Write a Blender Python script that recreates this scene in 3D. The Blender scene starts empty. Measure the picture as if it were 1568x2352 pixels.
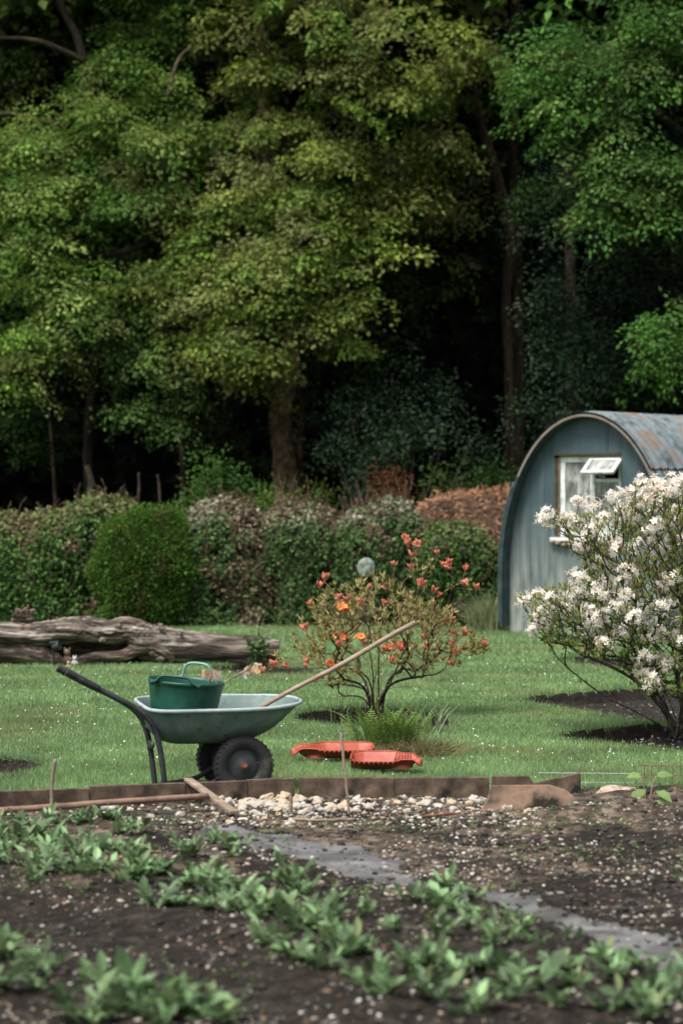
import bpy, math, random
import numpy as np
from mathutils import noise as mnoise, Vector
R = math.radians
random.seed(7); rng = np.random.default_rng(7)
sc = bpy.context.scene
C = sc.collection
# ------------------------------------------------------------------ camera
F, HZ, CX, CH = 5553.0, 1137.0, 784.0, 2.0        # focal length (px), horizon row, centre column, eye height (m)
cam = bpy.data.cameras.new('camera'); co = bpy.data.objects.new('camera', cam); C.objects.link(co)
co.location = (0, 0, CH); co.rotation_euler = (R(90), 0, 0)
cam.sensor_fit = 'VERTICAL'; cam.sensor_height = 36; cam.sensor_width = 24; cam.lens = 85
cam.shift_y = -(1176 - HZ) / 2352.0
cam.clip_end = 2000
cam.dof.use_dof = True; cam.dof.focus_distance = 18.6; cam.dof.aperture_fstop = 2.1; cam.dof.aperture_blades = 0
sc.camera = co
# ------------------------------------------------------------------ light
SUN_EL, SUN_AZ = R(62), R(222)     # azimuth from +Y towards +X: behind the camera, to its left
w = bpy.data.worlds.new('World'); sc.world = w; w.use_nodes = True
nt = w.node_tree; bg = nt.nodes['Background']
sky = nt.nodes.new('ShaderNodeTexSky'); sky.sky_type = 'NISHITA'; sky.sun_disc = False
sky.sun_elevation = SUN_EL; sky.sun_rotation = SUN_AZ; sky.dust_density = 4; sky.air_density = 1.0
hs = nt.nodes.new('ShaderNodeHueSaturation'); hs.inputs['Saturation'].default_value = 0.25
nt.links.new(sky.outputs[0], hs.inputs['Color']); nt.links.new(hs.outputs[0], bg.inputs[0])
bg.inputs[1].default_value = 0.12
sl = bpy.data.lights.new('sun', 'SUN'); sl.energy = 2.6; sl.angle = R(16); sl.color = (1, .955, .88)
so = bpy.data.objects.new('sun', sl); C.objects.link(so)
sd = Vector((math.sin(SUN_AZ) * math.cos(SUN_EL), math.cos(SUN_AZ) * math.cos(SUN_EL), math.sin(SUN_EL)))
so.rotation_euler = (-sd).to_track_quat('-Z', 'Y').to_euler()
sc.view_settings.view_transform = 'Standard'; sc.view_settings.look = 'None'
sc.view_settings.exposure = 0.82; sc.view_settings.gamma = 1
sc.render.engine = 'CYCLES'
cy = sc.cycles
cy.max_bounces = 5; cy.diffuse_bounces = 3; cy.glossy_bounces = 2; cy.transmission_bounces = 3; cy.transparent_max_bounces = 4
cy.use_denoising = True; cy.caustics_reflective = False; cy.caustics_refractive = False
cy.sample_clamp_indirect = 5

# ------------------------------------------------------------------ helpers
def P(vx, vy, d): return np.array([(vx - CX) / F * d, d, CH - (vy - HZ) / F * d])
def G(vx, vy, z=0.0):
    d = (CH - z) * F / (vy - HZ); return np.array([(vx - CX) / F * d, d, z])
def lin(r, g, b):
    f = lambda c: (c / 12.92 if c <= .04045 else ((c + .055) / 1.055) ** 2.4)
    return (f(r / 255), f(g / 255), f(b / 255))
_tabs = {}
def vnoise(x, y, seed=0):
    x = np.asarray(x, float); y = np.asarray(y, float)
    if seed not in _tabs: _tabs[seed] = np.random.default_rng(1000 + seed).random((256, 256))
    t = _tabs[seed]
    xi = np.floor(x).astype(int); yi = np.floor(y).astype(int); fx = x - xi; fy = y - yi
    fx = fx * fx * (3 - 2 * fx); fy = fy * fy * (3 - 2 * fy)
    a = t[xi & 255, yi & 255]; b = t[(xi + 1) & 255, yi & 255]; c = t[xi & 255, (yi + 1) & 255]; d = t[(xi + 1) & 255, (yi + 1) & 255]
    return (a * (1 - fx) + b * fx) * (1 - fy) + (c * (1 - fx) + d * fx) * fy
def fbm(x, y, seed=0, o=3):
    s = 0; a = 1; n = 0
    for i in range(o):
        s = s + a * vnoise(np.asarray(x) * 2 ** i, np.asarray(y) * 2 ** i, seed + i); n += a; a *= .5
    return s / n
def sstep(a, b, x):
    t = np.clip((x - a) / (b - a), 0, 1); return t * t * (3 - 2 * t)
def nrm(v):
    v = np.asarray(v, float); return v / np.maximum(np.linalg.norm(v, axis=-1, keepdims=True), 1e-9)

class MB:
    def __init__(s): s.V = []; s.F = []; s.Cc = []; s.n = 0
    def add(s, V, Fs, col=(1, 1, 1)):
        V = np.asarray(V, float).reshape(-1, 3)
        col = np.asarray(col, float)
        if col.ndim == 1: col = np.tile(col, (len(V), 1))
        s.V.append(V); s.Cc.append(col)
        if isinstance(Fs, np.ndarray): Fs = [Fs]
        groups = {}
        for f in Fs:
            f = np.asarray(f)
            if f.ndim == 1: f = f[None]
            groups.setdefault(f.shape[1], []).append(f)
        for k, l in groups.items(): s.F.append(np.concatenate(l) + s.n)
        s.n += len(V)
    def box(s, c, size, rot=None, col=(1, 1, 1)):
        v = np.array([[x, y, z] for x in (-.5, .5) for y in (-.5, .5) for z in (-.5, .5)]) * np.asarray(size)
        if rot is not None: v = v @ np.asarray(rot).T
        s.add(v + np.asarray(c), np.array([[0, 1, 3, 2], [4, 6, 7, 5], [0, 4, 5, 1], [2, 3, 7, 6], [0, 2, 6, 4], [1, 5, 7, 3]]), col)
    def tube(s, pts, rad, n=8, col=(1, 1, 1), cap=True, flat=1.0):
        pts = np.asarray(pts, float); m = len(pts)
        rad = np.broadcast_to(np.asarray(rad, float), (m,))
        t = nrm(np.gradient(pts, axis=0))
        up = np.array([0, 0, 1.]) if abs(t[0][2]) < .9 else np.array([1., 0, 0])
        rings = []
        u = nrm(np.cross(up, t[0]))
        for i in range(m):
            u = nrm(u - t[i] * np.dot(u, t[i])); v = np.cross(t[i], u)
            a = np.arange(n) * 2 * math.pi / n
            rings.append(pts[i] + rad[i] * (np.cos(a)[:, None] * u + flat * np.sin(a)[:, None] * v))
        V = np.concatenate(rings)
        i, j = np.meshgrid(np.arange(m - 1), np.arange(n), indexing='ij'); i = i.ravel(); j = j.ravel()
        Q = np.stack([i * n + j, i * n + (j + 1) % n, (i + 1) * n + (j + 1) % n, (i + 1) * n + j], 1)
        Fs = [Q]
        if cap: Fs += [np.arange(n)[::-1], np.arange(n) + (m - 1) * n]
        s.add(V, Fs, col)
    def rev(s, prof, n=24, axis='z', origin=(0, 0, 0), col=(1, 1, 1), scale=(1, 1, 1), cap=False):
        prof = np.asarray(prof, float); a = np.arange(n) * 2 * math.pi / n; m = len(prof)
        V = np.zeros((m, n, 3))
        if axis == 'z': V[..., 0] = prof[:, :1] * np.cos(a); V[..., 1] = prof[:, :1] * np.sin(a); V[..., 2] = prof[:, 1:2]
        else: V[..., 0] = prof[:, :1] * np.cos(a); V[..., 2] = prof[:, :1] * np.sin(a); V[..., 1] = prof[:, 1:2]
        V = V.reshape(-1, 3) * np.asarray(scale) + np.asarray(origin)
        i, j = np.meshgrid(np.arange(m - 1), np.arange(n), indexing='ij'); i = i.ravel(); j = j.ravel()
        Q = np.stack([i * n + j, i * n + (j + 1) % n, (i + 1) * n + (j + 1) % n, (i + 1) * n + j], 1)
        Fs = [Q]
        if cap: Fs += [np.arange(n)[::-1], np.arange(n) + (m - 1) * n]
        s.add(V, Fs, col)
    def inst(s, T, pos, ax, ay, az, col):
        tv, tf = T; n = len(pos); m = len(tv)
        if n == 0: return
        V = pos[:, None] + tv[None, :, 0:1] * ax[:, None] + tv[None, :, 1:2] * ay[:, None] + tv[None, :, 2:3] * az[:, None]
        Fa = (tf[None] + (np.arange(n) * m)[:, None, None]).reshape(-1, tf.shape[1])
        col = np.asarray(col, float)
        if col.ndim == 1: col = np.tile(col, (n, 1))
        s.add(V.reshape(-1, 3), Fa, np.repeat(col, m, 0))
    def mesh(s, name, mat, origin=(0, 0, 0), smooth=False):
        V = np.concatenate(s.V) - np.asarray(origin, float); col = np.concatenate(s.Cc)
        me = bpy.data.meshes.new(name)
        me.vertices.add(len(V)); me.vertices.foreach_set('co', V.ravel().astype(np.float32))
        ks = [f.shape[1] for f in s.F]
        L = np.concatenate([f.ravel() for f in s.F]).astype(np.int32)
        tot = np.concatenate([np.full(len(f), k) for f, k in zip(s.F, ks)]).astype(np.int32)
        me.loops.add(len(L)); me.loops.foreach_set('vertex_index', L)
        me.polygons.add(len(tot)); st = np.concatenate([[0], np.cumsum(tot)[:-1]]).astype(np.int32)
        me.polygons.foreach_set('loop_start', st)
        me.polygons.foreach_set('use_smooth', np.full(len(tot), smooth))
        me.update(calc_edges=True); me.validate()
        ca = me.color_attributes.new('Col', 'FLOAT_COLOR', 'POINT')
        ca.data.foreach_set('color', np.concatenate([col, np.ones((len(col), 1))], 1).ravel().astype(np.float32))
        me.materials.append(mat)
        return me
    def build(s, name, mat, parent=None, origin=(0, 0, 0), smooth=False, bevel=0):
        me = s.mesh(name, mat, origin, smooth)
        o = bpy.data.objects.new(name, me); C.objects.link(o)
        if parent is not None: o.parent = parent
        else: o.location = tuple(origin)
        if bevel:
            b = o.modifiers.new('bevel', 'BEVEL'); b.width = bevel; b.segments = 2; b.limit_method = 'ANGLE'
        return o
def tag(o, label, cat, group=None, kind=None):
    if label: o['label'] = label
    if cat: o['category'] = cat
    if group: o['group'] = group
    if kind: o['kind'] = kind
    return o
def thing(name, label, cat, loc=(0, 0, 0), rz=0, group=None):
    o = bpy.data.objects.new(name, None); C.objects.link(o); o.location = tuple(loc); o.rotation_euler = (0, 0, rz)
    o.empty_display_size = .1
    return tag(o, label, cat, group)
def place(name, me, parent=None, loc=(0, 0, 0), rot=(0, 0, 0), scale=(1, 1, 1)):
    o = bpy.data.objects.new(name, me); C.objects.link(o); o.parent = parent
    o.location = tuple(loc); o.rotation_euler = rot; o.scale = scale if hasattr(scale, '__len__') else (scale,) * 3
    return o

# leaf templates: x along, y across, z up
def T(v, f): return (np.array(v, float), np.array(f))
RH = T([(0, 0, 0), (.45, .5, .1), (1, 0, -.08), (.45, -.5, .1)], [[0, 1, 2, 3]])
OV = T([(0, 0, 0), (.25, .42, .1), (.6, .45, .12), (1, 0, -.12), (.6, -.45, .12), (.25, -.42, .1), (.5, 0, 0)],
       [[0, 6, 1], [1, 6, 2], [2, 6, 3], [3, 6, 4], [4, 6, 5], [5, 6, 0]])
LAN = T([(0, 0, 0), (.4, .5, .05), (1, 0, .1), (.4, -.5, .05)], [[0, 1, 2, 3]])
BL = T([(0, -.5, 0), (0, .5, 0), (1, 0, .15)], [[0, 1, 2]])
PET = T([(0, -.12, 0), (0, .12, 0), (.6, .5, .12), (1, .08, -.05), (.6, -.5, .12)], [[0, 1, 2, 3, 4]])
IVY = T([(0, 0, 0), (.15, .5, .05), (.45, .3, .08), (1, 0, -.1), (.45, -.3, .08), (.15, -.5, .05)], [[0, 1, 2, 3, 4, 5]])
def frames(d, n):
    d = nrm(d); sd_ = nrm(np.cross(n, d)); n2 = np.cross(d, sd_); return d, sd_, n2
def put(mb, T_, pos, d, n, L, W, col):
    d, s_, n_ = frames(d, n); L = np.broadcast_to(L, (len(pos),))[:, None]; W = np.broadcast_to(W, (len(pos),))[:, None]
    mb.inst(T_, pos, d * L, s_ * W, n_ * W, col)
def rnd(n): return nrm(rng.normal(size=(n, 3)))
def vary(c, n, v=.2, hue=.1):
    c = np.asarray(c, float); k = np.exp(rng.normal(0, v, (n, 1))); h = rng.normal(0, hue, (n, 1))
    return np.clip(c * k * np.concatenate([1 + h, np.ones((n, 1)), 1 - h], 1), 0, 1)

# ------------------------------------------------------------------ materials
def nodes(name):
    m = bpy.data.materials.new(name); m.use_nodes = True; n = m.node_tree
    return m, n, n.nodes['Principled BSDF'], n.nodes['Material Output']
def leafmat(name, rough=.6, trans=.3, spec=.14):
    m, n, b, out = nodes(name)
    a = n.nodes.new('ShaderNodeAttribute'); a.attribute_name = 'Col'
    b.inputs['Roughness'].default_value = rough; b.inputs['Specular IOR Level'].default_value = spec
    n.links.new(a.outputs['Color'], b.inputs['Base Color'])
    t = n.nodes.new('ShaderNodeBsdfTranslucent'); h = n.nodes.new('ShaderNodeHueSaturation'); h.inputs['Hue'].default_value = .485; h.inputs['Value'].default_value = 1.25
    n.links.new(a.outputs['Color'], h.inputs['Color']); n.links.new(h.outputs[0], t.inputs[0])
    mx = n.nodes.new('ShaderNodeMixShader'); mx.inputs[0].default_value = trans
    n.links.new(b.outputs[0], mx.inputs[1]); n.links.new(t.outputs[0], mx.inputs[2]); n.links.new(mx.outputs[0], out.inputs[0])
    return m
def pm(name, stops, scale=5, rough=.7, bump=.3, bscale=40, stretch=(1, 1, 1), attr=False, metal=0, spec=.4, detail=8, bdist=.02, zstain=None, speck=None):
    """noise-mixed base colour; stops = [(pos, rgb)...]; zstain=(z0,z1,rgb,amount); speck=(scale,rgb,threshold)"""
    m, n, b, out = nodes(name)
    tc = n.nodes.new('ShaderNodeTexCoord'); mp = n.nodes.new('ShaderNodeMapping'); mp.inputs['Scale'].default_value = stretch
    n.links.new(tc.outputs['Object'], mp.inputs[0])
    nz = n.nodes.new('ShaderNodeTexNoise'); nz.inputs['Scale'].default_value = scale; nz.inputs['Detail'].default_value = detail; nz.inputs['Roughness'].default_value = .62
    n.links.new(mp.outputs[0], nz.inputs['Vector'])
    cr = n.nodes.new('ShaderNodeValToRGB'); e = cr.color_ramp.elements
    while len(e) < len(stops): e.new(.5)
    for el, (p, c) in zip(e, stops): el.position = p; el.color = (*c, 1)
    n.links.new(nz.outputs['Fac'], cr.inputs[0]); cur = cr.outputs[0]
    def mix(a_, b_, fac, mode='MIX'):
        x = n.nodes.new('ShaderNodeMix'); x.data_type = 'RGBA'; x.blend_type = mode
        if isinstance(fac, float): x.inputs[0].default_value = fac
        else: n.links.new(fac, x.inputs[0])
        n.links.new(a_, x.inputs[6])
        if isinstance(b_, tuple): x.inputs[7].default_value = (*b_, 1)
        else: n.links.new(b_, x.inputs[7])
        return x.outputs[2]
    if zstain:
        z0, z1, rgb, amt = zstain
        sx = n.nodes.new('ShaderNodeSeparateXYZ'); n.links.new(tc.outputs['Object'], sx.inputs[0])
        mr = n.nodes.new('ShaderNodeMapRange'); mr.inputs[1].default_value = z0; mr.inputs[2].default_value = z1; mr.inputs[3].default_value = 1; mr.inputs[4].default_value = 0
        n.links.new(sx.outputs[2], mr.inputs[0])
        n2 = n.nodes.new('ShaderNodeTexNoise'); n2.inputs['Scale'].default_value = scale * 1.7; n2.inputs['Detail'].default_value = 9; n.links.new(mp.outputs[0], n2.inputs['Vector'])
        mm = n.nodes.new('ShaderNodeMath'); mm.operation = 'MULTIPLY_ADD'; mm.inputs[1].default_value = 2.2; mm.inputs[2].default_value = -.55; n.links.new(n2.outputs['Fac'], mm.inputs[0])
        m2 = n.nodes.new('ShaderNodeMath'); m2.operation = 'MULTIPLY'; m2.use_clamp = True; n.links.new(mm.outputs[0], m2.inputs[0]); n.links.new(mr.outputs[0], m2.inputs[1])
        m3 = n.nodes.new('ShaderNodeMath'); m3.operation = 'MULTIPLY'; m3.use_clamp = True; m3.inputs[1].default_value = amt; n.links.new(m2.outputs[0], m3.inputs[0])
        cur = mix(cur, rgb, m3.outputs[0])
    if speck:
        ssc, rgb, th = speck
        n3 = n.nodes.new('ShaderNodeTexNoise'); n3.inputs['Scale'].default_value = ssc; n3.inputs['Detail'].default_value = 4; n.links.new(mp.outputs[0], n3.inputs['Vector'])
        r3 = n.nodes.new('ShaderNodeMapRange'); r3.inputs[1].default_value = th; r3.inputs[2].default_value = th + .14; n.links.new(n3.outputs['Fac'], r3.inputs[0])
        cur = mix(cur, rgb, r3.outputs[0])
    if attr:
        a = n.nodes.new('ShaderNodeAttribute'); a.attribute_name = 'Col'
        cur = mix(cur, a.outputs['Color'], 1.0, 'MULTIPLY')
    n.links.new(cur, b.inputs['Base Color'])
    b.inputs['Roughness'].default_value = rough; b.inputs['Metallic'].default_value = metal; b.inputs['Specular IOR Level'].default_value = spec
    if bump:
        nb = n.nodes.new('ShaderNodeTexNoise'); nb.inputs['Scale'].default_value = bscale; nb.inputs['Detail'].default_value = 8; n.links.new(mp.outputs[0], nb.inputs['Vector'])
        bp = n.nodes.new('ShaderNodeBump'); bp.inputs['Strength'].default_value = bump; bp.inputs['Distance'].default_value = bdist
        n.links.new(nb.outputs['Fac'], bp.inputs['Height']); n.links.new(bp.outputs[0], b.inputs['Normal'])
    return m
M = {}
M['leaf'] = leafmat('leaf'); M['ivy'] = leafmat('glossy_leaf', .55, .15, .16); M['potato'] = leafmat('potato_leaf', .46, .28, .28); M['grass'] = leafmat('grass_blade', .65, .35, .1)
M['petal'] = leafmat('petal', .6, .35, .2); M['matte'] = leafmat('dry_matter', .85, .05, .1)
M['lawn'] = pm('lawn_turf', [(.3, (.045, .09, .022)), (.55, (.075, .14, .035)), (.75, (.12, .16, .05))], 1.6, .9, .6, 60, bdist=.03)
M['soil'] = pm('garden_soil', [(.3, (.006, .0048, .0036)), (.5, (.017, .0135, .0102)), (.68, (.05, .041, .033))], 12, .95, .9, 55, attr=True, bdist=.03, spec=.2)
M['bed'] = pm('bed_soil', [(.3, (.008, .0065, .005)), (.55, (.026, .021, .0175)), (.75, (.06, .05, .042))], 14, .95, .9, 60, bdist=.03, spec=.2)
M['path'] = pm('trodden_path', [(.32, (.03, .027, .024)), (.46, (.075, .073, .073)), (.56, (.13, .13, .132)), (.7, (.2, .2, .2))], 3, .85, .8, 40, bdist=.02, speck=(9, (.04, .034, .028), .6))
M['forest'] = pm('forest_floor', [(.3, (.006, .008, .004)), (.7, (.02, .02, .012))], 3, .95, .5, 10)
M['stone'] = pm('flint', [(.3, (.15, .12, .09)), (.46, (.41, .36, .3)), (.68, (.6, .57, .52))], 22, .75, .5, 40, attr=True, bdist=.01)
M['pebble'] = pm('pebble', [(.3, (.75, .75, .75)), (.7, (1, 1, 1))], 60, .75, 0, attr=True)
M['concrete'] = pm('mossy_concrete', [(.3, (.02, .014, .01)), (.44, (.06, .041, .028)), (.58, (.115, .08, .056)), (.74, (.2, .15, .11))], 7, .92, .5, 90, stretch=(1, 1, .8), bdist=.006, speck=(5, (.014, .011, .008), .58))
M['slab'] = pm('blackened_concrete', [(.3, (.16, .095, .06)), (.5, (.3, .2, .14)), (.72, (.42, .34, .27))], 5, .92, .4, 90, bdist=.006, speck=(5.0, (.02, .016, .011), .47))
M['log'] = pm('weathered_wood', [(.34, (.028, .019, .014)), (.46, (.13, .096, .072)), (.56, (.34, .285, .235)), (.68, (.62, .56, .5))], 5, .85, 1.0, 20, stretch=(.35, 2.2, 2.6), attr=True, bdist=.04)
M['bark'] = pm('bark', [(.3, (.03, .022, .015)), (.55, (.1, .075, .052)), (.75, (.19, .15, .11))], 4, .95, 1.0, 14, stretch=(1, 1, .3), attr=True, bdist=.06)
M['twig'] = pm('twig_bark', [(.35, (.02, .016, .013)), (.55, (.055, .045, .036)), (.68, (.2, .2, .16))], 30, .9, .5, 60, attr=True, bdist=.004)
M['cane'] = pm('cane', [(.3, (.13, .09, .065)), (.7, (.3, .23, .17))], 12, .8, .3, 60, stretch=(1, 1, 1), bdist=.004)
M['wood'] = pm('worn_handle_wood', [(.3, (.13, .09, .065)), (.5, (.25, .18, .13)), (.75, (.36, .28, .22))], 8, .6, .3, 40, stretch=(.4, 3, 3), bdist=.003)
M['plank'] = pm('rough_plank', [(.3, (.12, .085, .06)), (.7, (.33, .26, .19))], 9, .9, .5, 60, bdist=.004)
M['rust_pole'] = pm('rusty_pole', [(.3, (.12, .07, .05)), (.7, (.27, .17, .125))], 10, .75, .3, 60, bdist=.003)
M['steel'] = pm('black_tube', [(.35, (.012, .014, .016)), (.6, (.035, .038, .042)), (.72, (.11, .06, .035))], 9, .45, .2, 60, bdist=.003)
M['grip'] = pm('worn_black_grip', [(.35, (.008, .008, .009)), (.58, (.03, .03, .034)), (.75, (.09, .075, .065))], 14, .45, .3, 50, bdist=.004)
M['rubber'] = pm('tyre_rubber', [(.3, (.011, .011, .012)), (.6, (.026, .026, .027)), (.78, (.07, .065, .058))], 9, .8, .3, 60, bdist=.003, speck=(9, (.075, .06, .045), .6))
M['hubm'] = pm('wheel_disc_paint', [(.3, (.02, .022, .024)), (.6, (.042, .046, .05)), (.78, (.085, .082, .078))], 8, .5, .2, 60, bdist=.003, speck=(13, (.085, .055, .038), .61))
M['rust'] = pm('rust', [(.3, (.09, .03, .012)), (.7, (.24, .09, .035))], 30, .9, .5, 60, bdist=.003)
M['tray'] = pm('faded_green_plastic', [(.3, (.062, .1, .093)), (.52, (.1, .15, .14)), (.72, (.19, .245, .235))], 5, .6, .25, 140, bdist=.0015, zstain=(.3, .52, (.045, .06, .038), .95), speck=(22, (.05, .065, .05), .6))
M['rimm'] = pm('faded_green_rim', [(.3, (.2, .26, .26)), (.7, (.36, .43, .43))], 9, .55, .15, 60, bdist=.002)
M['tub'] = pm('dark_green_rubber', [(.3, (.004, .04, .026)), (.55, (.008, .07, .047)), (.75, (.022, .105, .076))], 7, .45, .1, 60, bdist=.002, speck=(13, (.03, .055, .042), .6))
M['tubpale'] = pm('backlit_green_rubber', [(.3, (.09, .2, .17)), (.7, (.16, .3, .27))], 8, .5, .1, 60, bdist=.002)  # paler tub green: light through the far handle put into the colour
M['redp'] = pm('sun_faded_red_plastic', [(.3, (.26, .04, .02)), (.55, (.33, .06, .032)), (.75, (.42, .12, .075))], 7, .5, .15, 50, bdist=.002, speck=(10, (.2, .06, .03), .66))
M['reddark'] = pm('dark_red_plastic', [(.3, (.12, .035, .02)), (.6, (.2, .052, .03))], 7, .6, .2, 50, bdist=.002)  # darker red-brown for the outer skirt
M['hutwall'] = pm('blue_grey_sheet', [(.3, (.032, .056, .066)), (.5, (.048, .08, .094)), (.7, (.075, .108, .12))], 2.2, .55, .15, 30, stretch=(3, 1, .5), bdist=.006, zstain=(.1, 1.9, (.36, .375, .33), 1.0), speck=(22, (.3, .33, .33), .68))
M['hutroof'] = pm('rusting_blue_roof', [(.3, (.04, .042, .04)), (.42, (.085, .11, .12)), (.5, (.14, .18, .195)), (.56, (.14, .135, .125)), (.66, (.15, .115, .09)), (.78, (.19, .165, .145))], 3.0, .7, .35, 40, bdist=.01, speck=(7, (.045, .042, .038), .61))
M['hutlip'] = pm('tan_rust_lip', [(.3, (.1, .075, .055)), (.5, (.22, .17, .13)), (.7, (.16, .19, .19))], 4, .8, .3, 50)
M['hutrim'] = pm('dark_teal_roof_edge', [(.3, (.012, .026, .03)), (.5, (.028, .052, .06)), (.66, (.06, .08, .085)), (.78, (.16, .115, .08))], 5, .6, .2, 40, bdist=.005)
M['white'] = pm('flaking_white_paint', [(.3, (.4, .41, .4)), (.5, (.68, .7, .69)), (.7, (.8, .81, .8))], 8, .6, .2, 50, bdist=.004)
M['rotwood'] = pm('bare_window_wood', [(.3, (.1, .085, .05)), (.6, (.27, .2, .14)), (.75, (.5, .42, .36))], 14, .9, .5, 50, bdist=.006)
M['glass'] = pm('grimy_glass', [(.3, (.03, .035, .032)), (.44, (.16, .17, .16)), (.58, (.42, .44, .42))], 3.2, .22, .05, 30, stretch=(2.4, 1, .9), spec=.6, bdist=.002)
M['mossw'] = pm('mossy_timber', [(.3, (.02, .024, .014)), (.7, (.09, .085, .05))], 9, .9, .5, 50)
M['black'] = pm('black_plastic', [(.3, (.012, .013, .015)), (.7, (.03, .032, .038))], 8, .5, .1, 40)
M['disc'] = pm('clouded_glass', [(.4, (.1, .14, .1)), (.5, (.3, .34, .3)), (.6, (.75, .78, .77))], 6, .3, .1, 40, spec=.6)
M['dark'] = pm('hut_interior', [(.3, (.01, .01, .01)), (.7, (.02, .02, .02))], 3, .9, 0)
M['wire'] = pm('rusty_wire', [(.3, (.12, .06, .035)), (.7, (.24, .14, .09))], 20, .8, 0)
M['string'] = pm('pale_twine', [(.3, (.4, .42, .42)), (.7, (.55, .57, .57))], 20, .8, 0)
M['orn1'] = pm('brown_ornament', [(.3, (.03, .02, .014)), (.55, (.14, .1, .065)), (.72, (.34, .28, .2))], 24, .7, .4, 50)
M['orn2'] = pm('white_ornament', [(.3, (.3, .29, .27)), (.6, (.55, .54, .5))], 24, .7, .4, 50)
M['orn3'] = pm('tan_ornament', [(.3, (.2, .14, .08)), (.6, (.45, .36, .24))], 24, .7, .4, 50)
#SECTION2
# ================================================================== ground
def gpoly(pts): return np.array([G(x, y)[:2] for x, y in pts])
def inpoly(x, y, poly):
    x = np.asarray(x); r = np.zeros(x.shape, bool); n = len(poly)
    for i in range(n):
        x0, y0 = poly[i]; x1, y1 = poly[(i + 1) % n]
        c = ((y0 > y) != (y1 > y))
        with np.errstate(divide='ignore', invalid='ignore'):
            r ^= c & (x < (x1 - x0) * (y - y0) / (y1 - y0 + 1e-12) + x0)
    return r
def pdist(x, y, poly, closed=True):
    d = np.full(np.shape(x), 1e9); n = len(poly)
    for i in range(n if closed else n - 1):
        a = poly[i]; b = poly[(i + 1) % n]; e = b - a; L = max(e @ e, 1e-9)
        t = np.clip(((x - a[0]) * e[0] + (y - a[1]) * e[1]) / L, 0, 1)
        d = np.minimum(d, np.hypot(x - a[0] - t * e[0], y - a[1] - t * e[1]))
    return d
BEDS = [
    [(655, 1648), (700, 1634), (780, 1627), (860, 1624), (960, 1630), (1020, 1642), (1046, 1658), (1035, 1672), (960, 1680), (860, 1676), (760, 1668), (690, 1660)],
    [(1172, 1607), (1230, 1597), (1320, 1590), (1420, 1583), (1500, 1582), (1600, 1586), (1720, 1600), (1720, 1650), (1600, 1668), (1520, 1663), (1420, 1648), (1320, 1632), (1230, 1617)],
    [(1255, 1693), (1300, 1680), (1390, 1672), (1480, 1663), (1560, 1660), (1680, 1662), (1800, 1680), (1800, 1728), (1650, 1735), (1560, 1727), (1470, 1718), (1380, 1710), (1310, 1704)],
    [(1252, 1514), (1320, 1508), (1400, 1510), (1470, 1518), (1540, 1530), (1540, 1548), (1470, 1545), (1390, 1534), (1310, 1524)],
    [(-130, 1735), (-40, 1738), (30, 1742), (80, 1748), (118, 1760), (95, 1770), (40, 1782), (-40, 1795), (-140, 1800)],
    [(480, 1530), (560, 1527), (640, 1532), (720, 1538), (728, 1548), (650, 1553), (560, 1550), (490, 1543)],
]
BP = [gpoly(b) for b in BEDS]
# front edge of the lawn (garden boards), as y(x)
EDGE = np.array([(-4, 14.55), (-2.12, 15.0), (-1.35, 15.23), (-.31, 15.6), (.98, 15.65), (1.38, 15.72), (1.5, 16.1), (2.2, 16.35), (4, 16.5)])
def yedge(x): return np.interp(x, EDGE[:, 0], EDGE[:, 1])
PATHC = [(380, 1890, 22), (450, 1912, 34), (560, 1940, 52), (700, 1970, 60), (800, 1997, 60), (900, 2030, 56), (1010, 2068, 70), (1150, 2115, 82), (1300, 2165, 95), (1450, 2210, 110), (1600, 2268, 130), (1760, 2330, 150)]
PATHP = gpoly([(x, y - wd * .5) for x, y, wd in PATHC] + [(x, y + wd * .5) for x, y, wd in PATHC[::-1]])
PLANTS = [(40,1905,.8),(108,1912,.9),(172,1900,.9),(238,1912,.8),(72,1975,1),(150,1985,1.1),(15,1995,1),(118,2018,1.1),(215,1972,.9),(282,1962,.9),(330,1985,.8),(200,2010,.9),
 (250,2040,1),(300,2068,1),(345,2110,1.1),(405,2070,1),(432,2005,.7),(470,2080,1.1),(522,2112,1.1),(565,2080,1),(480,2125,.9),(628,2058,.7),(690,2060,.9),(585,2130,.9),
 (640,2142,1),(700,2172,1.2),(612,2205,1.2),(662,2248,1.1),(762,2205,1.1),(735,2275,1.1),(800,2228,1.1),(852,2285,1.2),(830,2140,.8),(885,2170,.9),(405,2120,.8),
 (950,2110,.8),(1010,2085,.9),(1088,2112,.8),(1120,2212,1.1),(1000,2190,1),(958,2258,1.1),(1060,2280,1.1),(1150,2285,1),(905,2325,1.1),(1000,2338,1.1),(1105,2350,1.1),(1200,2315,1.1),(1240,2215,.9),
 (1305,2262,1),(1290,2345,1.1),(1400,2285,1),(1425,2345,1.1),(1482,2262,.9),(1525,2325,1.1),(1560,2275,1),(1180,2190,.8),(560,2000,.6),(780,2110,.7),
 (25,2235,1.3),(80,2265,1.2),(15,2300,1.2),(245,2300,1.4),(285,2350,1.5),(190,2365,1.3),(345,2362,1.3),(420,2370,1.2),(485,2375,1.2),(60,2068,.7),(640,2010,.55),(1340,2310,.9)]
_r = random.Random(5)
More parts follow.
